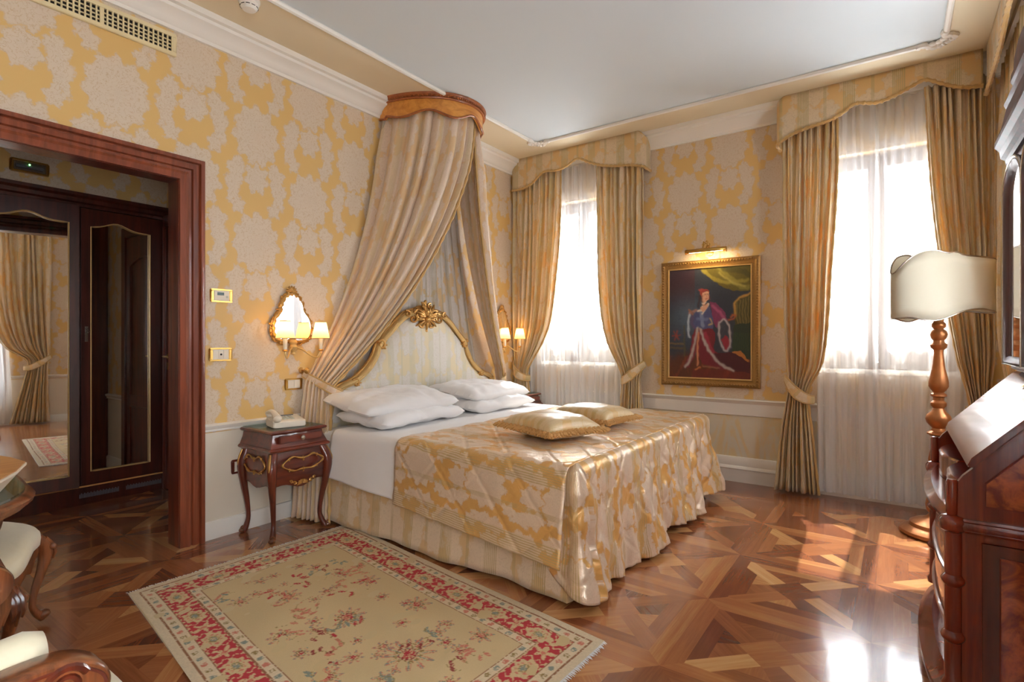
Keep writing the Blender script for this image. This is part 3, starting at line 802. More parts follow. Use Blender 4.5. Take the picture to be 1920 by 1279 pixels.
mb = MB(); mb.add([(max(.002, ell(PI*i/40, CAx-.02, CAy-.02)[0]), ell(PI*i/40, CAx-.02, CAy-.02)[1], 3.10) for i in range(41)], [tuple(range(41))]); mb.build('tester_lining', M['lining'], can, smooth=False, solid=.006)

def canopy_drape(ph0, ph1, K0, K1, F0, F1, name, n, jit, trim=True, midz=1.98):
    """from the corona arc (ph0 wall side .. ph1 front) to the tie (K0..K1) and on to the floor (F0..F1)"""
    nu, nt, nb = n*12, 60, 22; P, UV = [], []
    K0, K1, F0, F1 = map(Vector, (K0, K1, F0, F1))
    for i in range(nu+1):
        s = i/nu; ph = ph0 + (ph1-ph0)*s; x, y = ell(ph, CAx-.085, CAy-.085); T = Vector((max(x, .02), y, 3.05))
        K = K0.lerp(K1, s); Fl = F0.lerp(F1, s)
        Mid = Vector((T.x*.92 + K.x*.08, T.y*.88 + K.y*.12, midz - .1*s))
        f = fold(s, n, .15, jit); f2 = fold(s, n*.43, .4, jit)
        out = Vector((math.sin(ph), -math.cos(ph), 0)); r1, r2 = [], []
        # outward direction blends to +x/-y near the tie
        sgn = -1 if K0.y < YC else 1
        for j in range(nt+nb+1):
            if j <= nt:
                t = j/nt; p = T*(1-t)**2 + Mid*2*t*(1-t) + K*t*t
                a = .085*min(1, .42+t*3)*(1-t*.6) + .004; o = out.lerp(Vector((.75, sgn*.65, 0)), t).normalized()
            else:
                t = (j-nt)/nb; p = K.lerp(Fl, t) + Vector((0, 0, 0)); bl = math.sin(t*PI)*.012
                p += Vector((bl*.5, sgn*bl, 0)); a = .030 + .015*t; o = Vector((.55, sgn*.83, 0))
            p = p + o*a*(f*.8 + f2*.3)
            p.x = max(p.x, .012)
            r1.append(tuple(p)); r2.append((s*1.7, p.z*1.0 if j <= nt else p.z))
        P.append(r1); UV.append(r2)
    o = MB().grid(P, UV).build(name, M['canopy'], can, solid=.004)
    if trim: edge_trim([Vector(p) for p in P[-1]], o, .010, jitter=.45)
    return P
canopy_drape(.0, PI*.60, (.03, 2.21, .93), (.17, 2.33, .88), (.05, 2.10, .015), (.37, 2.165, .015), 'left_drape', 8, .4)
canopy_drape(PI, PI*.63, (.035, 4.33, .93), (.20, 4.27, .90), (.05, 4.42, .015), (.25, 4.36, .015), 'right_drape', 6, 1.1)
# back cloth behind the headboard
P, UV = [], []
for i in range(121):
    s = i/120; r1, r2 = [], []
    f = fold(s, 11, .1, .7)
    for j in range(40):
        t = j/39; z = 3.07 - 2.3*t; half = .42 + .43*t**1.6
        y = YC-.02 + (s*2-1)*half - .03*t; r1.append((.014 + .035*f*(1-.5*t) + .012*math.sin(t*7+s*30)*.2, y, z)); r2.append((s*1.9, z))
    P.append(r1); UV.append(r2)
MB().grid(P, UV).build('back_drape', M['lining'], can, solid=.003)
for sg, y_in, y_hook in ((-1, 2.37, 2.19), (1, 4.25, 4.40)):
    pts = []
    for t in np.linspace(0, 1, 15):
        pts.append((.02 + .215*math.sin(t*PI*.62)*(1 if t < .8 else 1), y_hook + (y_in + .02*(-sg) - y_hook)*t, .965 - .15*math.sin(t*PI/2)))
    band(pts, .05, .006, 'tieback', M['canopy'], can)
    h = MB().lathe([(.022, 0), (.022, .006), (.008, .012), (.008, .05), (.018, .055), (.022, .066), (.012, .078), (.001, .08)], (0.001, y_hook, .99), 14, 'x'); h.build('tieback_hook', M['gilt'], can)

# ------------------------------------------------------------------ bed
bed = thing('bed', 'double bed with gilt-framed damask headboard, white mattress and pleated damask skirt', 'bed', (0, 0, 0))
BX0, BX1, BY0, BY1, BT = .14, 2.16, 2.19, 4.20, .60
def rrect(x0, x1, y0, y1, r, n=6):
    P = []
    for cx, cy, a in ((x1-r, y1-r, 0), (x0+r, y1-r, PI/2), (x0+r, y0+r, PI), (x1-r, y0+r, 3*PI/2)):
        P += [(cx + r*math.cos(a+PI/2*k/n), cy + r*math.sin(a+PI/2*k/n)) for k in range(n+1)]
    return P
mb = MB(); L = []
for z, ins in ((.33, .03), (.345, .008), (.37, 0), (.44, -.012), (.52, -.01), (.565, .002), (.588, .025), (.598, .07), (.60, .2)):
    L.append([(x, y, z) for x, y in rrect(BX0+ins, BX1-ins-.02, BY0+.015+ins, BY1-.015-ins, .10)])
mb.loops(L).build('mattress', M['linen'], bed, ang=60)
mb = MB(); mb.loops([[(x, y, z) for x, y in rrect(BX0, BX1-.05, BY0+.06, BY1-.06, .05)] for z in (.06, .33)]).build('bed_base', M['cream'], bed)
for x, y in ((.3, 2.4), (.3, 4.0), (2.0, 2.4), (2.0, 4.0)): MB().lathe([(.03, 0), (.035, .06)], (x, y, 0), 12).build('bed_leg', M['mahog'], bed)
# skirt: path round three sides with box pleats at the corners
path = []
for x in np.linspace(BX0+.02, BX1-.0, 90): path.append((x, BY0-.015-.055*(x-BX0)/(BX1-BX0), 0))
for y in np.linspace(BY0-.07, BY1+.03, 90)[1:]: path.append((BX1, y, 1))
for x in np.linspace(BX1, BX0+.02, 60)[1:]: path.append((x, BY1+.03, 2))
P, UV = [], []; Ls = 0
for i, (x, y, sd) in enumerate(path):
    if i: Ls += math.hypot(x-path[i-1][0], y-path[i-1][1])
    ox, oy = ((0, -1), (1, 0), (0, 1))[sd]; r1, r2 = [], []
    for j in range(13):
        t = j/12; pl = .006*math.sin(Ls*22)*t + .010*math.sin(Ls*6.1+1)*t
        dd = -.035*(1-t) + pl
        z = .40*(1-t) + (.018 + .006*math.sin(Ls*9))*t
        r1.append((x+ox*dd, y+oy*dd, z)); r2.append((Ls, z))
    P.append(r1); UV.append(r2)
sk = MB().grid(P, UV).build('bed_skirt', M['skirt'], bed, solid=.004)
MB().tube([(x + ((0,1,0)[sd])*-.03, y + ((-1,0,1)[sd])*-.03, .375) for x, y, sd in path], .005, 6).build('piping', M['trim'], sk)
# headboard: padded panel inside a carved gilt frame
HB = [(2.30, .30), (2.31, .52), (2.33, .66), (2.37, .80), (2.44, .86), (2.56, .90), (2.68, .985), (2.755, 1.08), (2.80, 1.18), (2.90, 1.27), (3.03, 1.38), (3.14, 1.425), (3.30, 1.44)]
HBs = HB + [(6.60-y, z) for y, z in HB[::-1][1:]]
keys = [(i/(len(HBs)-1), p) for i, p in enumerate(HBs)]
out = [tuple(interp(keys, t)) for t in np.linspace(0, 1, 121)]
cy_, cz_ = 3.30, .55
P = []
for k, (sc_, x) in enumerate(((.97, .085), (.95, .105), (.9, .122), (.8, .132), (.5, .138), (.05, .14))):
    P.append([(x, cy_+(y-cy_)*sc_, cz_+(z-cz_)*sc_) for y, z in out])
mb = MB(); UVp = [[(p[1], p[2]) for p in r] for r in P]; mb.grid(P, UVp); mb.build('headboard_panel', M['head'], bed, solid=.01)
MB().add([(.06, y, z) for y, z in out], [tuple(range(len(out)))]).add([(.085, y, z) for y, z in out], [tuple(range(len(out)))]).build('headboard_back', M['mahog'], bed, smooth=False)
fr = MB().tube([(.098, y, z) for y, z in out], [.036+.004*math.sin(i*.9) for i in range(len(out))], 10, up=(1,0,0), sy=.62).build('headboard_frame', M['gilt_l'], bed)
MB().tube([(.118, cy_+(y-cy_)*.985, cz_+(z-cz_)*.985-.004) for y, z in out], .011, 8).build('inner_bead', M['gilt_l'], fr)
MB().tube([(.092, cy_+(y-cy_)*1.03, cz_+(z-cz_)*1.03) for y, z in out], .014, 8).build('outer_bead', M['gilt'], fr)
def scroll(c, r0, turns, a0, sgn, x, rad, n=26):
    """flat spiral in the YZ plane"""
    return [(x + .006*math.sin(k/n*PI), c[0] + sgn*r0*(1-.85*k/n)*math.cos(a0+2*PI*turns*k/n), c[1] + r0*(1-.85*k/n)*math.sin(a0+2*PI*turns*k/n)) for k in range(n+1)], [rad*(1-.5*k/n) for k in range(n+1)]
mb = MB(); rr = random.Random(5)
mb.ball((.10, 3.305, 1.395), (.022, .13, .09))
for k in range(11):   # shell of leaves
    a = PI*(k+.5)/11; L_ = .10 + .028*math.sin(k*2.4)
    q = [(.12 + .012*math.sin(t*PI), 3.305 + math.cos(a)*L_*t*1.15, 1.385 + math.sin(a)*L_*t) for t in np.linspace(.1, 1, 8)]
    mb.tube(q, [.009, .012, .014, .015, .014, .012, .009, .004], 6)
for k in range(7):
    a = PI + PI*(k+.5)/7; L_ = .075 + .02*(k % 2)
    q = [(.12 + .01*math.sin(t*PI), 3.305 + math.cos(a)*L_*t*1.3, 1.375 + math.sin(a)*L_*t*1.1) for t in np.linspace(.1, 1, 7)]
    mb.tube(q, [.008, .011, .012, .012, .010, .008, .004], 6)
for sg in (-1, 1):
    for c, r0, tn, a0, rad in (((3.305+sg*.07, 1.40), .045, 1.4, .3, .012), ((3.305+sg*.12, 1.37), .035, 1.3, 2.2, .010), ((3.305+sg*.17, 1.405), .026, 1.2, 1.0, .009), ((3.305+sg*.045, 1.33), .03, 1.3, 4.0, .009), ((3.305+sg*.03, 1.475), .024, 1.2, 1.2, .009)):
        p, r_ = scroll(c, r0, tn, a0, sg, .122, rad); mb.tube(p, r_, 6)
mb.ball((.135, 3.305, 1.365), (.018, .022, .026)); mb.ball((.12, 3.305, 1.275), (.01, .018, .018)); mb.ball((.115, 3.305, 1.505), (.012, .012, .02))
mb.v = [(.10+(x_-.10)*1.3, 3.28+(y_-3.305)*1.28, 1.40+(z_-1.39)*1.05) for x_, y_, z_ in mb.v]
mb.build('carved_crest', M['gilt'], fr, ang=60)
for sg in (-1, 1):
    for (yy, zz, s_) in ((3.30+sg*.50, 1.165, 1.0), (3.30+sg*.74, .885, .8), (3.30+sg*.90, .82, .7)):
        mb = MB()
        p, r_ = scroll((yy, zz), .04*s_, 1.4, .6 if sg > 0 else .6, sg, .118, .014*s_); mb.tube(p, r_, 8)
        for k in range(4):
            a = -.6 + k*.55; mb.tube([(.115, yy - sg*math.cos(a)*.07*s_*t, zz + math.sin(a)*.07*s_*t) for t in np.linspace(.3, 1, 5)], [.010*s_, .012*s_, .011*s_, .008*s_, .003], 6)
        mb.build('leaf_scroll', M['gilt'], fr, ang=60)

# sheet folded over the head half
def drape_side(x, y_out, z_hem, nrm): pass
def wrinkle(x, y, z, s=1.0, a=.006): return a*mnoise.noise(Vector((x*s, y*s, z*s)))
def cover_strip(x0, x1, nx, ynear, yfar, ztop, hem_n, hem_f, name, mat, r=.05, wr=.004, ws=5, uvs=1.0, solid=.004, out_n=.02, parent=None, lift=.0):
    """cloth lying over the bed across Y, hanging down both sides"""
    P, UV = [], []
    for i in range(nx+1):
        s = i/nx; x = x0+(x1-x0)*s; hn = hem_n[0]+(hem_n[1]-hem_n[0])*s; hf = hem_f[0]+(hem_f[1]-hem_f[0])*s
        prof = []
        for t in np.linspace(0, 1, 26): prof.append((ynear - out_n*(1-t)**1.0, hn + (ztop-r-hn)*t))
        for a in np.linspace(0, PI/2, 8)[1:]: prof.append((ynear + r - r*math.cos(a), ztop - r + r*math.sin(a)))
        for t in np.linspace(0, 1, 40)[1:]: prof.append((ynear+r + (yfar-ynear-2*r)*t, ztop + .006*math.sin(t*PI)))
        for a in np.linspace(PI/2, 0, 8)[1:]: prof.append((yfar - r + r*math.cos(a), ztop - r + r*math.sin(a)))
        for t in np.linspace(1, 0, 14)[1:]: prof.append((yfar + .02*(1-t), hf + (ztop-r-hf)*t))
        L = 0; r1, r2 = [], []
        for k, (y, z) in enumerate(prof):
            if k: L += math.hypot(y-prof[k-1][0], z-prof[k-1][1])
            side = z < ztop-r*.9
            w = wr*mnoise.noise(Vector((x*ws*.6, y*ws, z*ws))) + wr*.6*mnoise.noise(Vector((x*ws*2, y*ws*1.3, z*ws*1.5+9)))
            if side: yy = y + (-1 if y < (ynear+yfar)/2 else 1)*(abs(w)*1.6 + .006*math.sin(x*11)*(1-(z-hn)/(ztop-hn))); zz = z
            else: yy = y; zz = z + w + wr
            r1.append((x + .01*mnoise.noise(Vector((y*3, z*3, x))), yy, zz)); r2.append((x*uvs, L*uvs))
        P.append(r1); UV.append(r2)
    return MB().grid(P, UV).build(name, mat, parent, solid=solid)
sh = cover_strip(.36, 1.12, 40, 2.175, 4.225, .607, (.31, .262), (.3, .3), 'bed_sheet', M['linen'], wr=.004, ws=6, out_n=.035, solid=.005)
tag(sh, 'white sheet folded over the head half of the bed and hanging down its side', 'sheet')

# bedspread
bs = MB()
x0, x1, yn, yf, zt = 1.02, 2.165, 2.135, 4.25, .63
P, UV = [], []
nx = 60; r = .05
for i in range(nx+1):         # top + near flap + far flap
    s = i/nx; x = x0 + (x1-x0)*s; prof = []
    yne = yn - .035*s
    endk = max(0, (s-.0))  # hem of near flap
    hn = .262 - .075*s
    for t in np.linspace(0, 1, 34): prof.append((yne - (.02+.035*s)*(1-t), hn + (zt-r-hn)*t))
    for a in np.linspace(0, PI/2, 8)[1:]: prof.append((yne + r - r*math.cos(a), zt - r + r*math.sin(a)))
    for t in np.linspace(0, 1, 60)[1:]: prof.append((yne+r + (yf-yne-2*r)*t, zt))
    for a in np.linspace(PI/2, 0, 8)[1:]: prof.append((yf - r + r*math.cos(a), zt - r + r*math.sin(a)))
    for t in np.linspace(1, 0, 16)[1:]: prof.append((yf + .03*(1-t), .15 + (zt-r-.15)*t))
    L = 0; r1, r2 = [], []
    rx = 0
    for k, (y, z) in enumerate(prof):
        if k: L += math.hypot(y-prof[k-1][0], z-prof[k-1][1])
        w = .007*mnoise.noise(Vector((x*5, y*6, z*6))) + .004*mnoise.noise(Vector((x*14, y*11, z*12)))
        d1 = abs(((x+L)/.26) % 1 - .5); d2 = abs(((x-L)/.26) % 1 - .5); qf = min(.5, min(d1, d2)*3)*.014
        side = z < zt - r*.8
        drop = 0
        if side: r1.append((x + (.0), y - (1 if y < 3 else -1)*(abs(w)*1.3 + qf*.6) , z - drop*.2))
        else: r1.append((x, y, z + w + qf - .003 - drop))
        r2.append((L, x))
    P.append(r1); UV.append(r2)
bs.grid(P, UV)
# foot part: starts behind the near flap, goes round the corner and along the foot
per = []
for t in np.linspace(0, 1, 16)[:-1]: per.append((1.98+.175*t, yn+.062, 0, t))
for a in np.linspace(-PI/2, 0, 14): per.append((2.155+.004*math.cos(a), yn+.067+.004*math.sin(a), 1, a))
for y in np.linspace(yn+.067, yf-.06, 130)[1:]: per.append((2.159, y, 2, y))
for a in np.linspace(0, PI/2, 10)[1:]: per.append((2.155+.004*math.cos(a), yf-.06+.004*math.sin(a), 3, a))
for t in np.linspace(0, 1, 8)[1:]: per.append((2.155-.15*t, yf-.056, 4, t))
P, UV = [], []; L = 0
for i, (x, y, sd, q) in enumerate(per):
    if i: L += math.hypot(x-per[i-1][0], y-per[i-1][1])
    if sd == 0: ox, oy, fl_, hem = 0, -1, .0+.02*q, .17-.10*q
    elif sd == 1: ox, oy, fl_, hem = math.cos(q), math.sin(q), .02+.035*(1-abs(q+PI/4)/(PI/4))**.8+.03*(q+PI/2)/(PI/2), .07-.05*(q+PI/2)/(PI/2)*1.0
    elif sd == 2:
        fr_ = (y-(yn+.067))/(yf-.06-yn-.067); ox, oy, fl_, hem = 1, 0, .05+.035*math.sin(L*9)+.03*fr_, .02+.05*fr_+.015*math.sin(L*7)
    else: ox, oy, fl_, hem = (math.cos(q), math.sin(q), .11, .08) if sd == 3 else (0, 1, .05, .1)
    r1, r2 = [], []; flw = fl_
    for j in range(-7, 49):
        if j < 0: t = 0; aa = (j+7)/7*PI/2; z = zt - .05 + .05*math.cos(aa); rnd = .05*math.sin(aa)
        else: t = j/48; z = (zt-.05) + (hem-(zt-.05))*t; rnd = .05
        fo = flw*t**1.3 + .018*math.sin(L*16+.5*math.sin(t*4))*t + .012*math.sin(L*37+t*3)*t*(1 if sd == 2 else .3)
        w = .016*mnoise.noise(Vector((x*4, y*9+1.7*z, z*5))) + .015*mnoise.noise(Vector((x*8, y*24, z*9))) + .010*mnoise.noise(Vector((x*8, y*50, z*14+4)))
        w *= min(1, t*6)
        d = fo + (w if sd >= 1 else w*.4)
        if sd == 1 or sd == 2 and L < .75: d = max(d, .0)
        w0 = .004*mnoise.noise(Vector((x*5, y*6, z*6)))*(1 if j < 0 else 0)
        d += rnd; px, py = x+ox*d, y+oy*d; z += w0
        if sd == 1: px += .015*t; py -= .012*t
        if sd == 2 and (y-(yn+.067)) < .10: k_ = 1-(y-(yn+.067))/.10; px += .015*t*k_; py -= .012*t*k_
        r1.append((px, py, z)); r2.append(((y, x1)[0] if sd == 2 else (1.9+.17*q if sd == 0 else 2.07+.15*(q+PI/2)/(PI/2) if sd == 1 else y+L*0+.1*q), 1.4 + (zt-z)))
    P.append(r1); UV.append(r2)
bs.grid(P, UV)
bso = bs.build('bedspread', M['quilt'], None, solid=.006, ang=70)
tag(bso, 'cream and gold damask bedspread draped over the foot of the bed', 'bedspread')

# pillows
def pillow_mesh(lx, ly, h, name, mat, n=34, seed=0, wr=.022, pinch=.015, uvk=1):
    mb = MB()
    for sg in (1, -1):
        P, UV = [], []
        for i in range(n+1):
            u = -1+2*i/n; r1, r2 = [], []
            for j in range(n+1):
                v = -1+2*j/n
                e = (1-abs(u)**4.5)*(1-abs(v)**4.5); hh = h*max(0, e)**.40*(1-.30*(u*u+v*v)/2)
                cr_ = .04*abs(u*v)**4; px = lx/2*u*(1-cr_-pinch*(1-v*v)*abs(u)**4); py = ly/2*v*(1-cr_-pinch*(1-u*u)*abs(v)**4)
                w = wr*mnoise.noise(Vector((px*7+seed, py*7, sg*2.)))*min(1, e*4) + wr*.5*mnoise.noise(Vector((px*19+seed, py*15, sg*5.)))*min(1, e*4)
                r1.append((px, py, sg*hh*(.55 if sg < 0 else .8) + w)); r2.append((px*uvk+.5, py*uvk+.5))
            P.append(r1); UV.append(r2)
        mb.grid(P if sg > 0 else P[::-1], UV if sg > 0 else UV[::-1])
    return mb
GPL = 'white pillows stacked two by two at the headboard'
def place_pillow(x, y, z, rz, tilt, roll, seed, label, lx=.50, ly=.84, h=.13):
    o = pillow_mesh(lx, ly, h, 'p', None, seed=seed).build('pillow', M['linen'], None, ang=80)
    o.location = (x, y, z); o.rotation_euler = (roll, tilt, rz); return tag(o, label, 'pillow', GPL)
place_pillow(.50, 2.68, .676, .04, .05, 0, 1, 'white pillow, lower one of the pile nearer the telephone', h=.095)
place_pillow(.44, 2.64, .768, -.05, .12, .02, 4, 'white pillow on top of the pile nearer the telephone', h=.095, ly=.86, lx=.52)
place_pillow(.50, 3.62, .676, -.03, .05, 0, 7, 'white pillow, lower one of the pile nearer the window', h=.095)
place_pillow(.44, 3.63, .768, .05, .12, -.02, 12, 'white pillow on top of the pile nearer the window', h=.095, ly=.86, lx=.52)
def cushion(x, y, z, rz, lx, ly, label, seed):
    t = thing('cushion', label, 'cushion', (x, y, z), rz, 'gold fringed silk cushions on the bedspread')
    pillow_mesh(lx, ly, .10, 'c', None, n=30, seed=seed, wr=.008, pinch=.10).build('cushion_cover', M['cushion'], t, ang=80)
    pts = []; n = 40
    for k in range(4):
        for i in range(n):
            u = -1+2*i/n; px, py = ((u, -1), (1, u), (-u, 1), (-1, -u))[k]
            w = 1-.10*(1-abs(u)); X_, Y_ = (px, py*w) if k in (0, 2) else (px*w, py)
            pts.append((lx/2*X_*1.02, ly/2*Y_*1.02, .0))
    mb = MB(); mb.tube(pts, [.013*(1+.35*math.sin(i*2.1)) for i in range(len(pts))], 6, closed=True)
    for i, p in enumerate(pts):
        a = Vector(p).normalized(); 
        for q in (0, .5):
            p0 = Vector(p).lerp(Vector(pts[(i+1) % len(pts)]), q); e = p0 + a*.032 + Vector((0, 0, -.012 + .006*math.sin(i*3.7)))
            mb.tube([p0, (p0+e)/2 + Vector((0,0,.004)), e], [.007, .008, .005], 5)
    mb.build('fringe', M['fringe'], t)
    return t
cushion(1.70, 2.72, .695, -.35, .49, .40, 'gold silk cushion with fringe, the nearer one on the bedspread', 2)
cushion(1.70, 3.27, .69, -.12, .46, .38, 'gold silk cushion with fringe, the farther one towards the painting', 9)
# ------------------------------------------------------------------ nightstands
def cabriole(x, y, z0, ox, oy, h, r, n=14, knee=.035, foot=.03):
    """leg path from (x,y,z0) down by h, leaning out along (ox,oy)"""
    ks = [(0, (0, r*1.15)), (.18, (knee, r*1.25)), (.40, (knee*.75, r*.92)), (.62, (knee*.15, r*.68)), (.82, (-knee*.15, r*.58)), (.93, (foot*.35, r*.72)), (1, (foot, r*.85))]
    pts, rr = [], []
    for i in range(n*2+1):
        t = i/(n*2); d, q = interp(ks, t); pts.append((x+ox*d, y+oy*d, z0-h*t)); rr.append(float(q))
    return pts, rr
def gold_line(pts, r=.0045): return MB().tube(pts, r, 6)
GN = 'carved mahogany bedside tables'
def nightstand(label, y, near):
    t = thing('nightstand', label, 'nightstand', (.022, y, 0), 0, GN)
    hx, hy, D = .36, .18, .36
    def serp(x0, x1, w, bulge, n=10, side=.0):   # plan outline, front (x1) serpentine, sides slightly concave
        P = [(x0, -w), ]
        for k in range(1, n): q = k/n; P.append((x0+(x1-x0)*q, -w + side*math.sin(q*PI)))
        for k in range(2*n+1): q = k/(2*n); P.append((x1 + bulge*(math.cos((q-.5)*2*PI)*.5+.5)*1.0 - bulge*.35*(1-abs(2*q-1))**0*0, -w + 2*w*q))
        for k in range(1, n): q = 1-k/n; P.append((x0+(x1-x0)*q, w - side*math.sin(q*PI)))
        P.append((x0, w)); return P
    def slab(mb, levels, bul=.012, side=.006):
        mb.loops([[(px, py, z) for px, py in serp(.0, D-.02+e, hy-.0+e, bul, side=side)] for z, e in levels]); return mb
    slab(MB(), [(.632, -.005), (.636, .006), (.644, .012), (.652, .008), (.656, -.002)]).build('top', M['mahog_y'], t)
    slab(MB(), [(.6562, -.008), (.6602, -.008)]).build('glass_cover', M['tglass'], t)
    up = slab(MB(), [(.555, .012), (.575, .004), (.60, -.006), (.632, -.012)]).build('upper_case', M['mahog_y'], t)
    slab(MB(), [(.528, .010), (.534, .022), (.543, .026), (.55, .020), (.556, .010)]).build('waist_moulding', M['mahog_y'], t)
    # lower case: bulging, scalloped apron
    mb = MB(); L = []
    base = serp(.0, D-.02, hy, .012, side=.006); n = len(base)
    for lev in (0, .25, .5, .75, 1):
        row = []
        for (px, py) in base:
            k = 0
            if px > D-.03: q = (py+hy)/(2*hy); k = q
            else: k = px/(D-.02) if px > .001 else 0
            ap = .33 - .022*math.sin(k*PI)**2 - .008*math.cos(k*4*PI)
            z = .53 + (ap-.53)*lev; b = .014*math.sin(lev*PI*.8)
            cxx, cyy = (px-.17), py; m_ = max(abs(cxx)/.17, abs(cyy)/hy)
            row.append((px + (b if px > .17 else 0), py*(1 + b/hy*.8), z))
        L.append(row)
    mb.loops(L).build('lower_case', M['mahog_y'], t)
    mb = MB().box(D-.012, D+.004, -hy+.035, hy-.035, .582, .624)
    dr = mb.build('drawer', M['mahog_y'], t, bevel=.004)
    MB().lathe([(.005, 0), (.005, .008), (.013, .014), (.015, .022), (.009, .029), (.001, .031)], (D+.002, 0, .603), 14, 'x').build('knob', M['silver'], dr)
    for sx, sy in ((1, -1), (1, 1), (-1, -1), (-1, 1)):
        x_ = D-.035 if sx > 0 else .035; ox = .75 if sx > 0 else -.2
        p, r = cabriole(x_, sy*(hy-.018), .53, ox, sy*.66, .53, .024, knee=.042, foot=.036)
        r[-1] *= .8; p[-1] = (p[-1][0], p[-1][1], .006)
        lg = MB().tube(p, r, 10).build('leg', M['mahog'], t)
        if sx > 0 or near:
            mb = MB(); bx_, by_, bz_ = p[0]
            for k in range(3):
                a = (k-1)*.5
                mb.tube([(p[i][0]+ox*.022, p[i][1]+sy*.018+a*.02, p[i][2]-.01) for i in (0, 2, 4, 6-abs(k-1))], [.007, .010, .008, .003], 6)
            mb.build('gilt_leaf', M['gilt'], lg)
            f = p[-1]; mb = MB(); mb.ball((f[0]+ox*.008, f[1]+sy*.006, .016), (.02, .02, .015)); 
            q, rr_ = scroll((f[1], .03), .014, 1.2, 0, sy, f[0]+ox*.01, .005, 12); mb.tube(q, rr_, 5)
            mb.build('foot_scroll', M['chairw'], lg)
    # gilt scroll carving on front and on the two sides
    fx = D+.018
    def cart(w, h, cz, fn, name):
        pts = []
        for k in range(48):
            a = 2*PI*k/48; rx = w*(1+.10*math.cos(4*a)+.06*math.cos(2*a)); rz = h*(.85+.16*math.cos(2*a)-.12*math.cos(4*a)+.08*math.sin(3*a))
            pts.append(fn(rx*math.cos(a), cz+rz*math.sin(a)))
        mb = MB().tube(pts, [.0062+.002*math.sin(i*1.1) for i in range(48)], 6, closed=True)
        for a_, rr_ in ((PI/2, .012), (-PI/2, .012), (.6, .009), (PI-.6, .009), (-.6, .009), (PI+.6, .009)):
            rx = w*(1+.10*math.cos(4*a_)+.06*math.cos(2*a_)); rz = h*(.85+.16*math.cos(2*a_)-.12*math.cos(4*a_)+.08*math.sin(3*a_))
            c = fn(rx*math.cos(a_), cz+rz*math.sin(a_)); mb.ball(c, (rr_*.8, rr_*.8, rr_*.9), 8, 6); mb.ball((c[0], c[1], c[2]-rr_*1.1), (rr_*.5,)*3, 8, 6)
        mb.build(name, M['gilt'], t, ang=60)
    cart(.12, .058, .452, lambda u, z: (fx+.006, u, z), 'front_gilt_carving')
    cart(.105, .07, .445, lambda u, z: (D*.46+u, -hy-.012, z), 'side_gilt_carving')
    cart(.105, .07, .445, lambda u, z: (D*.46+u, hy+.012, z), 'side_gilt_carving')
    mb = MB()
    for k in range(9):
        a = PI*k/8; mb.tube([(fx-.004, .006*math.cos(a), .325+.004*math.sin(a)), (fx+.004, .024*math.cos(a), .325+.022*math.sin(a)), (fx, .04*math.cos(a), .318+.032*math.sin(a))], [.005, .006, .002], 6)
    for sg in (-1, 1):
        for c, r0 in (((sg*.055, .332), .013), ((sg*.078, .345), .010)):
            p, r = scroll(c, r0, 1.1, .5, sg, fx-.002, .005, 14); mb.tube(p, r, 5)
    mb.build('apron_shell', M['gilt'], t, ang=60)
    return t
nightstand('mahogany bedside table with gilt carving, standing below the telephone', 1.94, True)
nightstand('mahogany bedside table at the far side of the bed, mostly hidden by pillows', 4.52, False)
# telephone
ph = thing('telephone', 'cream corded telephone on the near bedside table', 'telephone', (.235, 1.93, .662), -.25)
mb = MB()
mb.loops([[(x, y, z + (.0 if z < .02 else (.5-(x/.17))*.0 + (-x)*.12 + .012)) for x, y in rrect(-.085+e, .085-e, -.10+e, .10-e, .02)] for z, e in ((0, .004), (.008, 0), (.03, .002), (.038, .012))])
mb.build('base', M['ivory'], ph)
mb = MB()
mb.tube([(-.085, -.075, .075), (-.05, -.075, .088), (.0, -.075, .088), (.05, -.075, .074), (.085, -.075, .06)], [.02, .016, .014, .016, .02], 10, sy=1.3)
mb.ball((-.078, -.075, .068), (.026, .024, .02)); mb.ball((.078, -.075, .054), (.026, .024, .02))
mb.build('handset', M['ivory'], ph)
mb = MB().box(-.075, .075, -.1, -.052, .03, .05); mb.build('cradle', M['ivory'], ph, bevel=.006)
for r_ in range(4):
    for c_ in range(3):
        x_ = -.03 + r_*.022; y_ = -.018 + c_*.024; z_ = .0505 - x_*.12
        MB().box(x_-.007, x_+.007, y_-.008, y_+.008, z_-.004, z_+.004).build('key', M['key'], ph, bevel=.001)
MB().box(-.065, -.05, -.015, .06, .055, .06).build('display', M['grey'], ph)
pts = []
for i in range(140):
    t = i/139; a = t*2*PI*18
    pts.append((.07 - .02*math.sin(t*PI) + .006*math.cos(a), -.09 - .0*t + .15*t, .012 + .006*math.sin(a)))
MB().tube(pts, .0022, 5).build('coiled_cord', M['ivory'], ph)

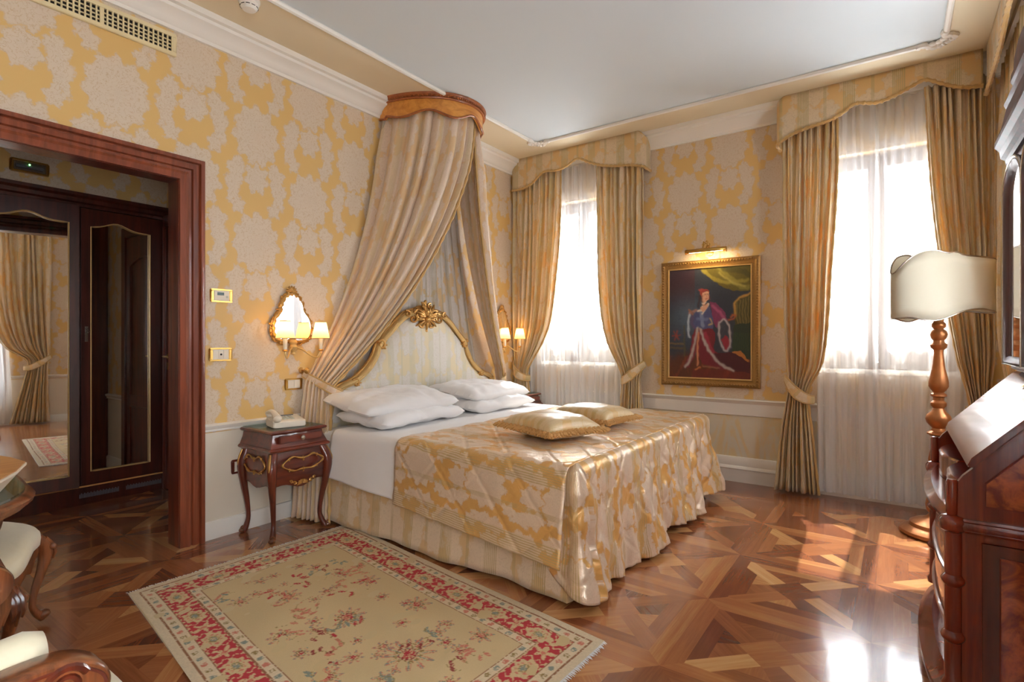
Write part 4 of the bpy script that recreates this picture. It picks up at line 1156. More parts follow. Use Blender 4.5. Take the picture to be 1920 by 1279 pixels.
# ------------------------------------------------------------------ wall lamps
GW = 'gilt mirrored wall lamps beside the bed'
def sconce(label, y):
    t = thing('wall_lamp', label, 'wall lamp', (.001, y, 0), 0, GW)
    out = [(0, 1.20), (.07, 1.195), (.12, 1.22), (.135, 1.28), (.122, 1.345), (.085, 1.395), (.072, 1.45), (.045, 1.495), (0, 1.515)]
    full = out + [(-a, b) for a, b in out[::-1][1:-1]]
    N_ = len(full); ks = [(i/N_, p) for i, p in enumerate(full + [full[0]])]
    ring = [tuple(interp(ks, q/64)) for q in range(64)]
    MB().add([(.024+.10*a, a*.98, 1.36+(b-1.36)*.98) for a, b in ring], [tuple(range(64))]).build('mirror', M['mirror'], t, smooth=False)
    MB().add([(.004, a, b) for a, b in ring], [tuple(range(64))]).build('backing', M['dark'], t, smooth=False)
    mb = MB().tube([(.014, a, b) for a, b in ring], [.016+.005*math.sin(i*2.2) for i in range(64)], 8, closed=True)
    mb.tube([(.014, a*1.12, 1.36+(b-1.36)*1.07) for a, b in ring], [.008+.005*math.sin(i*1.7) for i in range(64)], 6, closed=True)
    for i in range(0, 64, 3):
        a, b = ring[i]; s_ = .020+.006*math.sin(i); p, r = scroll((a*1.10, 1.36+(b-1.36)*1.06), s_, 1.2, i, 1 if a > 0 else -1, .018, .0055, 10); mb.tube(p, r, 5)
    for k in range(7): an = PI*k/6; mb.tube([(.018, 0, 1.53), (.024, .022*math.cos(an), 1.535+.022*math.sin(an)), (.018, .040*math.cos(an), 1.535+.036*math.sin(an))], [.006, .008, .003], 6)
    mb.build('carved_frame', M['gilt'], t, ang=60)
    MB().lathe([(.001, -.055), (.016, -.05), (.012, -.035), (.026, -.02), (.03, 0), (.022, .015), (.028, .03), (.02, .045), (.001, .052)], (.035, 0, 1.155), 16).build('boss', M['gilt_l'], t)
    for sg in (-1, 1):
        ks2 = [(0, (.035, 0, 1.155)), (.3, (.075, sg*.045, 1.135)), (.55, (.12, sg*.09, 1.09)), (.78, (.15, sg*.118, 1.085)), (.92, (.155, sg*.13, 1.105)), (1, (.155, sg*.132, 1.135))]
        pts = [tuple(interp(ks2, q)) for q in np.linspace(0, 1, 22)]
        ar = MB().tube(pts, .0055, 8).build('arm', M['gilt_l'], t)
        MB().lathe([(.008, 0), (.018, .006), (.012, .014), (.008, .016)], (.155, sg*.132, 1.125), 14).build('drip_cup', M['gilt'], ar)
        MB().lathe([(.011, .0), (.0125, .02), (.0145, .065), (.0145, .075)], (.155, sg*.132, 1.139), 14).build('candle_tube', M['ivory'], ar)
        # pleated shade
        P = []; n = 72
        for z, r in ((1.213, .056), (1.218, .056), (1.30, .039), (1.325, .0335)):
            P.append([(.155 + (r + .0016*(k % 2))*math.cos(2*PI*k/n), sg*.132 + (r + .0016*(k % 2))*math.sin(2*PI*k/n), z) for k in range(n)])
        sh_ = MB().grid(P, close_v=True).build('lamp_shade', M['pleat'], t)
        mb = MB()
        for z, r in ((1.213, .057), (1.325, .0345)): mb.tube([(.155 + r*math.cos(2*PI*k/36), sg*.132 + r*math.sin(2*PI*k/36), z) for k in range(36)], .003, 5, closed=True)
        mb.build('shade_binding', M['trim'], sh_)
        MB().ball((.155, sg*.132, 1.245), (.011, .011, .022)).build('bulb', M['bulb'], ar)
        point('lamp_light', (.155, y + sg*.132, 1.285), LAMP, (1, .66, .33), .02)
    return t
def point(name, loc, e, col, r=.03):
    L = bpy.data.lights.new(name, 'POINT'); L.energy = e; L.color = col; L.shadow_soft_size = r
    o = bpy.data.objects.new(name, L); COL.objects.link(o); o.location = loc; return o
sconce('gilt wall lamp with mirror and two pleated shades, above the telephone', 2.105)
sconce('gilt wall lamp with mirror at the far side of the bed, next to the drape', 4.50)

# ------------------------------------------------------------------ wall plates
GPn = 'brass-framed control plates on the wall beside the doorway'
def plate(name, label, y, z, w, h, cat, group=None):
    t = thing(name, label, cat, (0.001, y, z), 0, group)
    mb = MB()
    for (a0, a1, b0, b1) in ((-w/2, w/2, h/2-.010, h/2), (-w/2, w/2, -h/2, -h/2+.010), (-w/2, -w/2+.018, -h/2+.010, h/2-.010), (w/2-.018, w/2, -h/2+.010, h/2-.010)): mb.box(0, .012, a0, a1, b0, b1)
    mb.build('frame', M['brass'], t, bevel=.003)
    MB().box(0, .007, -w/2+.016, w/2-.016, -h/2+.009, h/2-.009).build('insert', M['ivory'], t, bevel=.001)
    return t, w, h
t, w_, h_ = plate('thermostat', 'brass-framed thermostat with small screen, upper plate beside the doorway', 1.643, 1.472, .13, .082, 'thermostat', GPn)
MB().box(.006, .012, -.045, .045, -.026, .028).build('housing', M['ivory'], t, bevel=.002); MB().box(.0115, .0132, -.028, .012, .002, .02).build('screen', M['lcd'], t)
MB().box(.0115, .015, .024, .036, -.012, .0).build('button', M['key'], t)
t, w_, h_ = plate('light_switch', 'brass-framed light switch with dark button, lower plate beside the doorway', 1.638, 1.113, .132, .082, 'light switch', GPn)
for k in (-1, 0, 1): MB().box(.006, .011, k*.031-.0148, k*.031+.0148, -.026, .026).build('switch_module', M['ivory'], t, bevel=.0015)
MB().lathe([(.006, 0), (.006, .003), (.001, .004)], (.010, 0, .0), 12, 'x').build('sensor_eye', M['dark'], t)
t, w_, h_ = plate('light_switch', 'brass-framed light switch below the wall lamp, above the telephone', 2.128, .900, .125, .078, 'light switch')
for k in (-.5, .5): MB().box(.006, .011, k*.046-.022, k*.046+.022, -.024, .024).build('switch_module', M['ivory'], t, bevel=.0015)
t = thing('power_socket', 'brown-framed power socket on the dado behind the near bedside table', 'power socket', (.001, 1.765, .41))
mb = MB()
for r_ in ((-.06, .06, .032, .044), (-.06, .06, -.044, -.032), (-.06, -.045, -.032, .032), (.045, .06, -.032, .032)): mb.box(0, .014, *r_)
mb.build('frame', M['mahog_y'], t, bevel=.003); MB().box(0, .009, -.046, .046, -.033, .033).build('insert', M['ivory'], t)
mb = MB()
for k in (-.02, .02):
    for q in (-.010, 0, .010): mb.lathe([(.0035, 0), (.0035, .001)], (.009, k, q), 8, 'x')
mb.build('socket_holes', M['dark'], t)

# ------------------------------------------------------------------ air vent
t = thing('air_vent', 'long cream air vent grille on the wall above the doorway', 'air vent', (.001, .0, 2.885))
va, vb, vh = .25, 1.386, .064
mb = MB()
for r_ in ((va, vb, vh-.022, vh), (va, vb, -vh, -vh+.022), (va, va+.022, -vh+.022, vh-.022), (vb-.022, vb, -vh+.022, vh-.022)): mb.box(0, .018, *r_)
mb.build('frame', M['vent'], t, bevel=.003)
MB().box(-.0, .003, va+.02, vb-.02, -vh+.02, vh-.02).build('duct', M['dark'], t)
n = 46
mb = MB()
for k in range(n+1): y_ = va+.022 + (vb-va-.044)*k/n; w_ = .0035 if k % 16 else .009; mb.box(.008, .016, y_-w_, y_+w_, -vh+.02, vh-.02)
mb.build('louvre_blades', M['vent'], t, smooth=False)
mb = MB()
for k in range(1, 4): z_ = -vh+.022 + (2*vh-.044)*k/4; mb.box(.004, .010, va+.02, vb-.02, z_-.003, z_+.003)
mb.build('cross_blades', M['vent'], t, smooth=False)
# smoke detector
t = thing('smoke_detector', 'round white smoke detector on the ceiling near the left wall', 'smoke detector', (.405, 1.60, CZ-.006))
MB().lathe([(.058, 0), (.058, -.012), (.05, -.018), (.001, -.018)], (0, 0, 0), 28).build('base', M['white_trim'], t)
MB().lathe([(.048, -.017), (.05, -.03), (.045, -.044), (.034, -.056), (.001, -.06)], (0, 0, 0), 28).build('dome', M['white_trim'], t)
mb = MB()
for k in range(10): a = 2*PI*k/10; mb.tube([(.0465*math.cos(a+q), .0465*math.sin(a+q), -.041) for q in np.linspace(-.22, .22, 6)], .002, 5)
mb.build('slots', M['dark'], t)

# ------------------------------------------------------------------ painting and its lamp
px0, px1, pz0, pz1 = 1.612, 2.452, .795, 1.905
t = thing('framed_painting', 'oil painting of a standing person in long crimson robe, in a gilt frame', 'painting', (0, 0, 0))
fw = .078; pf = [(0, 0), (0, .022), (.012, .034), (.03, .036), (.045, .026), (.058, .024), (.064, .030), (.072, .026), (fw, .012), (fw, 0)]
def fr_loop(d, p): return [(px0+d, BY-.004-p, pz0+d), (px1-d, BY-.004-p, pz0+d), (px1-d, BY-.004-p, pz1-d), (px0+d, BY-.004-p, pz1-d)]
mb = MB(); mb.grid([fr_loop(d, p) for d, p in pf], close_v=True); fr = mb.build('frame', M['gilt_a'], t, ang=25)
mb = MB()
for k in range(44):
    for side in range(4):
        n_ = 34 if side % 2 == 0 else 44
        if k >= n_: continue
        q = (k+.5)/n_
        if side == 0: c = (px0+.03+(px1-px0-.06)*q, pz0+.021)
        elif side == 2: c = (px0+.03+(px1-px0-.06)*q, pz1-.021)
        elif side == 1: c = (px1-.021, pz0+.03+(pz1-pz0-.06)*q)
        else: c = (px0+.021, pz0+.03+(pz1-pz0-.06)*q)
        mb.ball((c[0], BY-.04, c[1]), (.009, .006, .009), 6, 4); 
        a = .9 if k % 2 else -.9; mb.tube([(c[0]-.011*math.cos(a), BY-.035, c[1]-.011*math.sin(a)), (c[0]+.011*math.cos(a), BY-.038, c[1]+.011*math.sin(a))], [.004, .003], 4)
mb.build('frame_carving', M['gilt_a'], fr, ang=60)
mb = MB(); mb.grid([[(a, BY-.034-q, b) for a, b in ((px0+e, pz0+e), (px1-e, pz0+e), (px1-e, pz1-e), (px0+e, pz1-e))] for e, q in ((.062, -.006), (.066, 0), (.072, -.002), (.076, -.012))], close_v=True); mb.build('sight_edge', M['gilt_l'], fr)
# canvas: painterly colour field on a dense grid
nu, nv = 170, 230
u, v = np.meshgrid(np.linspace(0, 1, nu), np.linspace(0, 1, nv), indexing='ij')    # v 0 = top
lin = lambda c: np.array(srgb(*c)[:3])
img = np.zeros((nu, nv, 3)); img[:] = lin((46, 52, 66))
def nz(seed, fx, fy, oct=3):
    r = np.random.RandomState(seed); o = np.zeros((nu, nv))
    for k in range(oct*3):
        a, b, p, q = r.uniform(-fx, fx), r.uniform(-fy, fy), r.uniform(0, 6.3), r.uniform(.4, 1)
        o += q*np.sin(6.3*(a*u*(1+k*.4)+b*v*(1+k*.4))+p)
    return o/(oct*1.6)
def blend(mask, col, k=1.0):
    m = np.clip(mask, 0, 1)[..., None]*k; img[:] = img*(1-m) + lin(col)*m
wu, wv = u + .012*nz(1, 5, 5), v + .012*nz(2, 5, 5)
blend(np.exp(-(((u-.25)/.22)**2 + ((v-.42)/.2)**2)), (86, 108, 128), .75)
blend(np.clip(nz(3, 4, 9)*.5, 0, 1), (34, 38, 60), .6); blend((u < .33)*np.exp(-((v-.12)/.2)**2), (72, 34, 44), .6)
blend(1/(1+np.exp((.80+.03*nz(4, 3, 1)-v)*60)), (84, 40, 24)); blend((v > .8)*np.clip(nz(5, 7, 3), 0, 1), (150, 62, 34), .6); blend((v > .92)*(u > .3)*.8, (110, 30, 34), .7)
def poly(pts, col, k=1.0, soft=.0):
    P = [((x-58)/797., (y-62)/1075.) for x, y in pts]; ins = np.zeros((nu, nv), bool); j = len(P)-1
    for i in range(len(P)):
        xi, yi = P[i]; xj, yj = P[j]
        with np.errstate(divide='ignore', invalid='ignore'):
            c = ((yi > wv) != (yj > wv)) & (wu < (xj-xi)*(wv-yi)/((yj-yi) if yj != yi else 1e-9)+xi)
        ins ^= c; j = i
    blend(ins*(1.0), col, k)
def stroke(pts, w, col, k=1.0):
    P = [((x-58)/797., (y-62)/1075.) for x, y in pts]; d = np.full((nu, nv), 9.)
    for (ax, ay), (bx_, by_) in zip(P[:-1], P[1:]):
        dx, dy = bx_-ax, (by_-ay)*1.35; L2 = dx*dx+dy*dy+1e-9
        tt = np.clip(((wu-ax)*dx+(wv-ay)*1.35*dy)/L2, 0, 1); d = np.minimum(d, np.hypot(wu-ax-tt*dx, (wv-ay)*1.35-tt*dy))
    blend(1/(1+np.exp((d-w)/.0035)), col, k)
# curtain, chair, column
poly([(380,60),(860,40),(860,300),(780,300),(690,290),(600,265),(540,215),(440,140)], (92, 84, 34)); stroke([(400,80),(520,180),(640,220),(820,200)], .02, (140, 130, 56), .8); stroke([(560,70),(640,150),(760,260),(830,270)], .025, (132, 124, 58), .7); stroke([(600,80),(800,120),(855,170)], .03, (66, 64, 30), .8); stroke([(560,120),(700,230),(800,255)], .012, (166, 156, 84), .6)
poly([(700,400),(760,350),(860,330),(860,700),(720,640),(700,520)], (66, 62, 34)); stroke([(715,520),(705,420),(750,365),(855,325)], .012, (170, 128, 62)); 
for k in range(5): stroke([(730+k*26,400-k*10),(725+k*26,520),(745+k*24,640)], .006, (128, 112, 62), .8)
stroke([(650,575),(700,560),(720,535),(690,525),(672,545)], .009, (164, 84, 50)); poly([(700,620),(860,600),(860,960),(760,900),(680,860)], (38, 52, 44)); 
for k in range(9): stroke([(700+k*18,700),(690+k*20,860)], .004, (54, 74, 44), .8)
poly([(680,870),(760,870),(840,960),(820,975),(740,960)], (170, 104, 48)); stroke([(50,800),(200,810)], .012, (120, 100, 60), .7); stroke([(50,845),(200,850)], .01, (96, 80, 50), .7); stroke([(215,620),(215,920)], .010, (84, 80, 48), .7)
for a in range(6): stroke([(130,715),(130+42*math.cos(a),715+50*math.sin(a))], .008, (146, 60, 50), .8)
# robe and figure
poly([(330,640),(480,630),(520,700),(510,860),(620,950),(820,1000),(830,1060),(560,1050),(400,1000),(340,880),(260,1040),(210,1030),(270,900),(300,720)], (110, 28, 44))
poly([(480,900),(680,880),(850,980),(850,1075),(700,1060),(560,1000)], (70, 18, 32)); stroke([(420,700),(470,820),(500,880)], .02, (152, 44, 66), .8); stroke([(330,700),(300,860),(260,980)], .018, (138, 46, 58), .7)
poly([(330,470),(470,440),(500,560),(500,660),(330,650),(300,600)], (74, 82, 122)); stroke([(380,500),(400,620)], .02, (128, 140, 172), .8); stroke([(350,560),(440,560)], .018, (110, 120, 158), .7)
poly([(470,390),(530,400),(620,500),(640,580),(560,580),(540,660),(520,640),(490,520)], (118, 48, 88)); stroke([(500,430),(570,500),(610,560)], .016, (166, 84, 120), .8)
stroke([(330,470),(290,490),(270,500)], .018, (160, 120, 112)); stroke([(268,520),(255,600),(258,700),(268,740)], .013, (164, 176, 190)); stroke([(300,500),(290,600),(320,640)], .02, (92, 74, 110), .8)
poly([(560,600),(600,570),(650,600),(665,780),(640,860),(600,860),(565,760)], (58, 62, 74)); poly([(580,760),(620,720),(660,770),(650,850),(610,855)], (140, 34, 52)); stroke([(600,570),(560,600),(552,700),(575,800),(600,855),(635,868),(662,830),(665,740),(655,620),(615,570)], .0105, (172, 164, 166))
stroke([(352,650),(330,760),(300,880),(260,990),(220,1030)], .014, (168, 158, 152)); stroke([(380,660),(410,760),(460,860),(540,970),(620,1030),(690,1055)], .015, (168, 158, 154)); stroke([(360,700),(350,860),(350,1010)], .011, (196, 128, 92)); stroke([(330,1050),(370,1040)], .010, (186, 112, 62)); stroke([(400,1020),(560,1035)], .008, (150, 110, 80), .7)
stroke([(355,480),(385,470),(400,430)], .012, (224, 208, 190)); stroke([(455,415),(420,470),(390,505)], .009, (220, 208, 196)); poly([(375,440),(450,410),(440,460),(395,490)], (206, 158, 132)); stroke([(470,560),(490,600),(460,620)], .007, (186, 160, 104))
stroke([(410,385),(412,410)], .016, (196, 146, 120)); poly([(385,330),(400,300),(455,295),(466,330),(455,372),(425,392),(398,375)], (206, 158, 132)); stroke([(395,330),(390,370)], .008, (120, 74, 60)); stroke([(418,325),(428,324)], .003, (60, 36, 34)); stroke([(444,322),(452,322)], .003, (60, 36, 34)); stroke([(438,330),(441,345)], .003, (176, 120, 98)); stroke([(430,362),(446,361)], .004, (158, 62, 56))
poly([(372,320),(368,275),(395,262),(455,282),(468,305),(440,292),(400,300),(385,340)], (146, 56, 50)); stroke([(370,280),(385,268)], .010, (166, 70, 62)); stroke([(370,340),(355,440)], .012, (64, 40, 46), .8); stroke([(462,330),(468,370)], .006, (110, 60, 60)); stroke([(395,400),(430,395)], .004, (232, 226, 216))
stroke([(265,470),(300,500)], .014, (150, 104, 84)); img *= (1 + .10*nz(9, 14, 14))[..., None]; img = np.clip(img, 0, 1)
mb = MB(); e = .074; X0_, X1_, Z0_, Z1_ = px0+e, px1-e, pz0+e, pz1-e
P = np.stack([X0_+(X1_-X0_)*u, np.full_like(u, BY-.022), Z1_+(Z0_-Z1_)*v], -1); mb.grid(P)
mb.vc = np.concatenate([img.reshape(-1, 3), np.ones((nu*nv, 1))], 1); mb.build('canvas', M['paint'], t, smooth=False)
# picture lamp
t = thing('picture_light', 'brass picture light on a bracket above the oil painting', 'picture light', (2.04, BY, 1.965))
mb = MB()
mb.grid([[(x_, -.135+.022*math.cos(a), .022*math.sin(a)) for a in np.linspace(-.5, PI+.5, 12)] for x_ in (-.17, .17)]); mb.build('hood', M['brass'], t, solid=.003)
for sg in (-1, 1): MB().lathe([(.001, 0), (.021, .001), (.023, .004), (.001, .006)], (sg*.17-.003, -.135, .0), 16, 'x').build('end_cap', M['brass'], t)
for sg in (-1, 1): MB().tube([(sg*.04, -.135, -.002), (sg*.14, -.135, -.002)], .009, 8).build('tube_bulb', M['bulb'], t)
MB().tube([(0, -.12, .02), (0, -.09, .055), (0, -.04, .05), (0, -.002, .0)], .006, 8).lathe([(.03, 0), (.028, -.006), (.001, -.01)], (0, -.001, -.0), 16, 'y').build('bracket', M['brass'], t)
mb = MB()
for a0_, cx_ in ((0, -.022), (2, .02), (4, .0)):
    mb.tube([(cx_+.018*(1-k/14)*math.cos(a0_+k*.5), -.11, .06+.01*(a0_ == 4)*2+.018*(1-k/14)*math.sin(a0_+k*.5)) for k in range(14)], .004, 5)
mb.tube([(-.03, -.11, .03), (-.025, -.11, .075)], .004, 5).ball((-.024, -.11, .08), .007).tube([(.0, -.11, .03), (.03, -.11, .05)], .004, 5)
mb.build('ornament', M['brass'], t)
L = bpy.data.lights.new('picture_lamp_light', 'AREA'); L.shape = 'RECTANGLE'; L.size = .28; L.size_y = .02; L.energy = PICT; L.color = (1, .72, .36)
o = bpy.data.objects.new('picture_lamp_light', L); COL.objects.link(o); o.location = (2.04, BY-.137, 1.948); o.rotation_euler = (.75, 0, 0)

# ------------------------------------------------------------------ rug
A, T_, Rr, Bb = np.array([.42, 1.01]), np.array([.475, 2.215]), np.array([2.425, 1.95]), np.array([2.37, .74])
na, nb_ = 440, 270; LA, LB = 1.96, 1.21
a, b = np.meshgrid(np.linspace(0, 1, na), np.linspace(0, 1, nb_), indexing='ij')
sx, sy = a*LA, b*LB
hs = np.random.RandomState(3)
def n2(seed, f, o=4):
    r = np.random.RandomState(seed); g = np.zeros_like(sx)
    for k in range(o*4):
        an = r.uniform(0, 6.28); ff = f*r.uniform(.5, 2.2); g += np.sin(6.28*ff*(sx*np.cos(an)+sy*np.sin(an))+r.uniform(0, 6.28))
    return g/(o*2)
speck = hs.rand(na, nb_)
col = np.zeros((na, nb_, 3)); beige, red, pink, blue, oliv, crm, dkr = [lin(c) for c in ((222, 198, 152), (196, 52, 64), (216, 134, 112), (142, 152, 140), (160, 136, 84), (232, 214, 182), (156, 58, 56))]
col[:] = beige*(1+.05*n2(1, 2))[..., None]; col[:] = col*(1-.10*np.clip(n2(2, 1.2), 0, 1))[..., None]
def setm(m, c, k=1.0): m = m & (speck < k); col[m] = c*(.92+.16*hs.rand(m.sum(), 1))
d = np.minimum(np.minimum(sx, LA-sx), np.minimum(sy, LB-sy))
along = np.where(np.minimum(sx, LA-sx) < np.minimum(sy, LB-sy), sy-LB/2, sx-LA/2)
field = d > .245
fr_ = np.random.RandomState(21)
def rosette(cx_, cy_, R, n=8, seed=0, c1=None, c2=None, dens=.85):
    dx, dy = sx-cx_, sy-cy_; r = np.hypot(dx, dy)*(1+.10*n2(seed+50, 14, 2)); th = np.arctan2(dy, dx)
    pet = R*(.72+.28*np.cos(n*th+seed))
    setm(field & (r < pet) & (r > pet*.78), c1 if c1 is not None else pink, dens)
    setm(field & (np.abs(r-R*.45) < R*.07) & (np.cos(n*th) > -.5), c2 if c2 is not None else oliv, dens)
    setm(field & (r < R*.24), red if seed % 2 else pink, .8); setm(field & (np.abs(r-R*.30) < R*.05), dkr, .6)
    setm(field & (r < R) & (np.cos(n*th+seed) > .86) & (r > R*.3), c2 if c2 is not None else blue, .6)
def spray(x0_, y0_, an, L_, seed, c):
    """curved stem with small leaves"""
    for k in range(26):
        t_ = k/25; q = an + 1.2*math.sin(t_*3+seed); X_ = x0_+L_*t_*math.cos(q); Y_ = y0_+L_*t_*math.sin(q)
        setm(field & (np.hypot(sx-X_, sy-Y_) < .0036), oliv, .6)
        if k % 6 == 3:
            dx, dy = sx-X_-.014*math.cos(q+1.3), sy-Y_-.014*math.sin(q+1.3); e1 = dx*math.cos(q+.8)+dy*math.sin(q+.8); e2 = -dx*math.sin(q+.8)+dy*math.cos(q+.8)
            setm(field & ((e1/.02)**2+(e2/.008)**2 < 1), c, .85)
RS = [(fr_.uniform(.3, 1.66), fr_.uniform(.3, .92), fr_.uniform(.022, .045), 5+k % 4) for k in range(26)]
for i_, (cx_, cy_, R, n_) in enumerate(tuple(RS)+((1.0, .605, .085, 10), (1.42, .62, .11, 12), (.62, .50, .07, 8), (1.30, .34, .06, 8), (.78, .86, .06, 7), (1.15, .88, .07, 8), (1.55, .90, .055, 7), (.44, .75, .05, 7), (.50, .33, .05, 8), (.92, .34, .06, 8), (1.62, .36, .05, 7), (.98, .46, .035, 6), (.72, .66, .04, 6), (1.22, .74, .04, 6), (1.38, .86, .035, 6), (.60, .92, .035, 6), (1.66, .62, .04, 7), (.36, .55, .035, 6))):
    rosette(cx_, cy_, R, n_, i_)
for k in range(38):
    spray(fr_.uniform(.3, 1.66), fr_.uniform(.28, .93), fr_.uniform(0, 6.3), fr_.uniform(.06, .15), k, (red, pink, blue, pink, dkr)[k % 5])
# borders
setm((d < .245) & (d > .198), crm, 1); setm((d < .088) & (d > .04), crm, 1); setm(d <= .036, crm*.98, 1)
for dd in (.242, .200, .090, .038): setm(np.abs(d-dd) < .0028, dkr*.5+oliv*.5, .9)
for d0, ph_ in ((.222, 0), (.064, .4)):
    q = ((along/.052+ph_) % 1)-.5; idx = np.floor(along/.052+ph_).astype(int)
    m = (np.abs(q)*.052 < .014) & (np.abs(d-d0) < .012) & (np.hypot(q*.052, d-d0)*(1+.3*n2(7, 30, 2)) < .014)
    setm(m & (idx % 3 == 0), blue, .85); setm(m & (idx % 3 == 1), pink, .85); setm(m & (idx % 3 == 2), oliv, .6)
rb = (d > .093) & (d < .196); setm(rb, red, 1)
q = ((along/.25+.5) % 1-.5)*.25; rr_ = np.hypot(q/.062, (d-.1445)/.042)*(1+.12*n2(9, 18, 2)); thq = np.arctan2(d-.1445, q)
setm(rb & (rr_ < 1+.12*np.cos(8*thq)), beige, 1); setm(rb & (np.abs(rr_-.62) < .10) & (np.cos(8*thq) > -.2), pink, .7); setm(rb & (rr_ < .28), blue, .8); setm(rb & (np.abs(rr_-.36) < .07), oliv, .7)
q2 = ((along/.25) % 1-.5)*.25; rr2 = np.hypot(q2/.036, (d-.1445)/.048)*(1+.16*n2(10, 22, 2)); th2 = np.arctan2(d-.1445, q2)
setm(rb & (rr2 < .75+.35*np.cos(5*th2)), beige, .95); setm(rb & (rr2 < .25), pink, .9)
setm(rb & (np.abs(np.abs(q2)-.055+.008*np.sin(d*160)) < .004), beige, .8); setm(rb & (np.minimum(d-.093, .196-d) < .006) & (np.sin(along*180) > .1), beige, .85)
z = .007 + .0012*n2(12, 6, 2)*(d > .02)
pos = A + a[..., None]*(Bb-A) + b[..., None]*(T_-A)
# slight waviness of the long edges
pos = pos + (np.sin(a*9)*.004)[..., None]*np.array([0, 1])
mb = MB(); mb.grid(np.concatenate([pos, z[..., None]], -1)); mb.vc = np.concatenate([col.reshape(-1, 3), np.ones((na*nb_, 1))], 1)
t = thing('area_rug', 'beige oriental rug with crimson flowered border on the parquet beside the bed', 'rug', (0, 0, 0))
mb.build('rug_pile', M['rug'], t, smooth=True, ang=80)
per = [A, Bb, Rr, T_]; MB().prism([tuple(p) for p in per], 'z', .0008, .006).build('rug_backing', M['cushion'], t, smooth=False)
fr2 = random.Random(2)
for P0, P1, dr in ((A, T_, A-Bb), (Bb, Rr, Bb-A)):
    dr = dr/np.linalg.norm(dr); mb = MB()
    for k in range(240):
        p = P0+(P1-P0)*(k+.5)/240; L_ = fr2.uniform(.010, .024); an = fr2.uniform(-.35, .35); dd = np.array([dr[0]*math.cos(an)-dr[1]*math.sin(an), dr[0]*math.sin(an)+dr[1]*math.cos(an)])
        mb.tube([(p[0]-dr[0]*.004, p[1]-dr[1]*.004, .005), (p[0]+dd[0]*L_*.6, p[1]+dd[1]*L_*.6, .004), (p[0]+dd[0]*L_, p[1]+dd[1]*L_, .0022)], [.0022, .002, .001], 4)
    mb.build('fringe', M['linen'], t)

# ------------------------------------------------------------------ floor lamp
t = thing('floor_lamp', 'tall turned copper-gilt floor lamp with a cream scalloped shade by the window', 'floor lamp', (3.578, 4.2, 0))
base = [(.19, 0), (.2, .012), (.197, .03), (.175, .045), (.15, .055), (.145, .075), (.12, .09), (.085, .10), (.06, .115), (.045, .135)]
MB().lathe(base, n=40).build('base', M['gilt_lamp'], t)
zy = lambda y: 1.2-(440+y*.4065-638)*3.268e-3
prof = [(.045, .135), (.06, .15), (.066, .19), (.058, .235), (.035, .262), (.03, .27), (.048, .285), (.048, .295), (.03, .305), (.036, .36), (.05, .42), (.052, .47), (.04, .53), (.03, .575), (.028, .60), (.045, .614), (.058, .622), (.058, .632), (.040, .645)]
for y_, r_ in ((925,30),(905,40),(893,32),(880,48),(868,60),(850,66),(832,58),(815,36),(800,28),(788,40),(775,40),(765,28),(750,28),(744,42),(736,40),(728,26),(715,40),(700,50),(680,50),(655,44),(620,34),(580,28),(545,24),(532,26),(522,40),(508,44),(498,30),(488,28),(478,38),(460,45),(445,38),(435,26),(425,36),(412,36),(402,26),(385,30),(376,28)):
    prof.append((r_*.00100, zy(y_)))
prof.append((.012, zy(370))); prof = sorted(prof, key=lambda p: p[1])
MB().lathe(prof, n=32).build('stem', M['gilt_lamp'], t)
sh_top = [(-1, 1.605), (-.90, 1.66), (-.72, 1.715), (-.45, 1.735), (-.2, 1.716), (-.05, 1.722), (.12, 1.702), (.5, 1.694), (.85, 1.69), (1, 1.685)]
sh_bot = [(-1, 1.331), (-.85, 1.336), (-.45, 1.316), (-.2, 1.335), (.1, 1.371), (.45, 1.386), (.8, 1.376), (1, 1.366)]
P = []; tops, bots = [], []; n_ = 72; yawc = .6208; cxs = .02
for k in range(n_):
    a_ = 2*PI*k/n_; uu = -math.cos(a_); r_ = [] 
    lx, ly = .308*uu, .115*math.sin(a_)      # long axis along the picture direction
    X_ = cxs + lx*math.cos(yawc) + ly*math.sin(yawc); Y_ = lx*math.sin(yawc) - ly*math.cos(yawc)
    zt_, zb_ = float(interp(sh_top, uu)[0]), float(interp(sh_bot, uu)[0])
    for q in range(7): r_.append((X_, Y_, zb_ + (zt_-zb_)*q/6))
    P.append(r_); tops.append(r_[-1]); bots.append(r_[0])
shd = MB().grid(P, close_u=True).build('lamp_shade', M['lshade'], t, solid=.002)
MB().tube(tops, .005, 6, closed=True).tube(bots, .005, 6, closed=True).build('shade_binding', M['silver'], shd)
mb = MB().tube([(cxs-.28*math.cos(yawc), -.28*math.sin(yawc), 1.40), (cxs+.28*math.cos(yawc), .28*math.sin(yawc), 1.40)], .004, 6).tube([(0, 0, 1.34), (0, 0, 1.47)], .012, 8); mb.build('shade_carrier', M['brass'], t)
MB().ball((0, 0, 1.52), (.03, .03, .045)).build('bulb', M['ivory'], t)

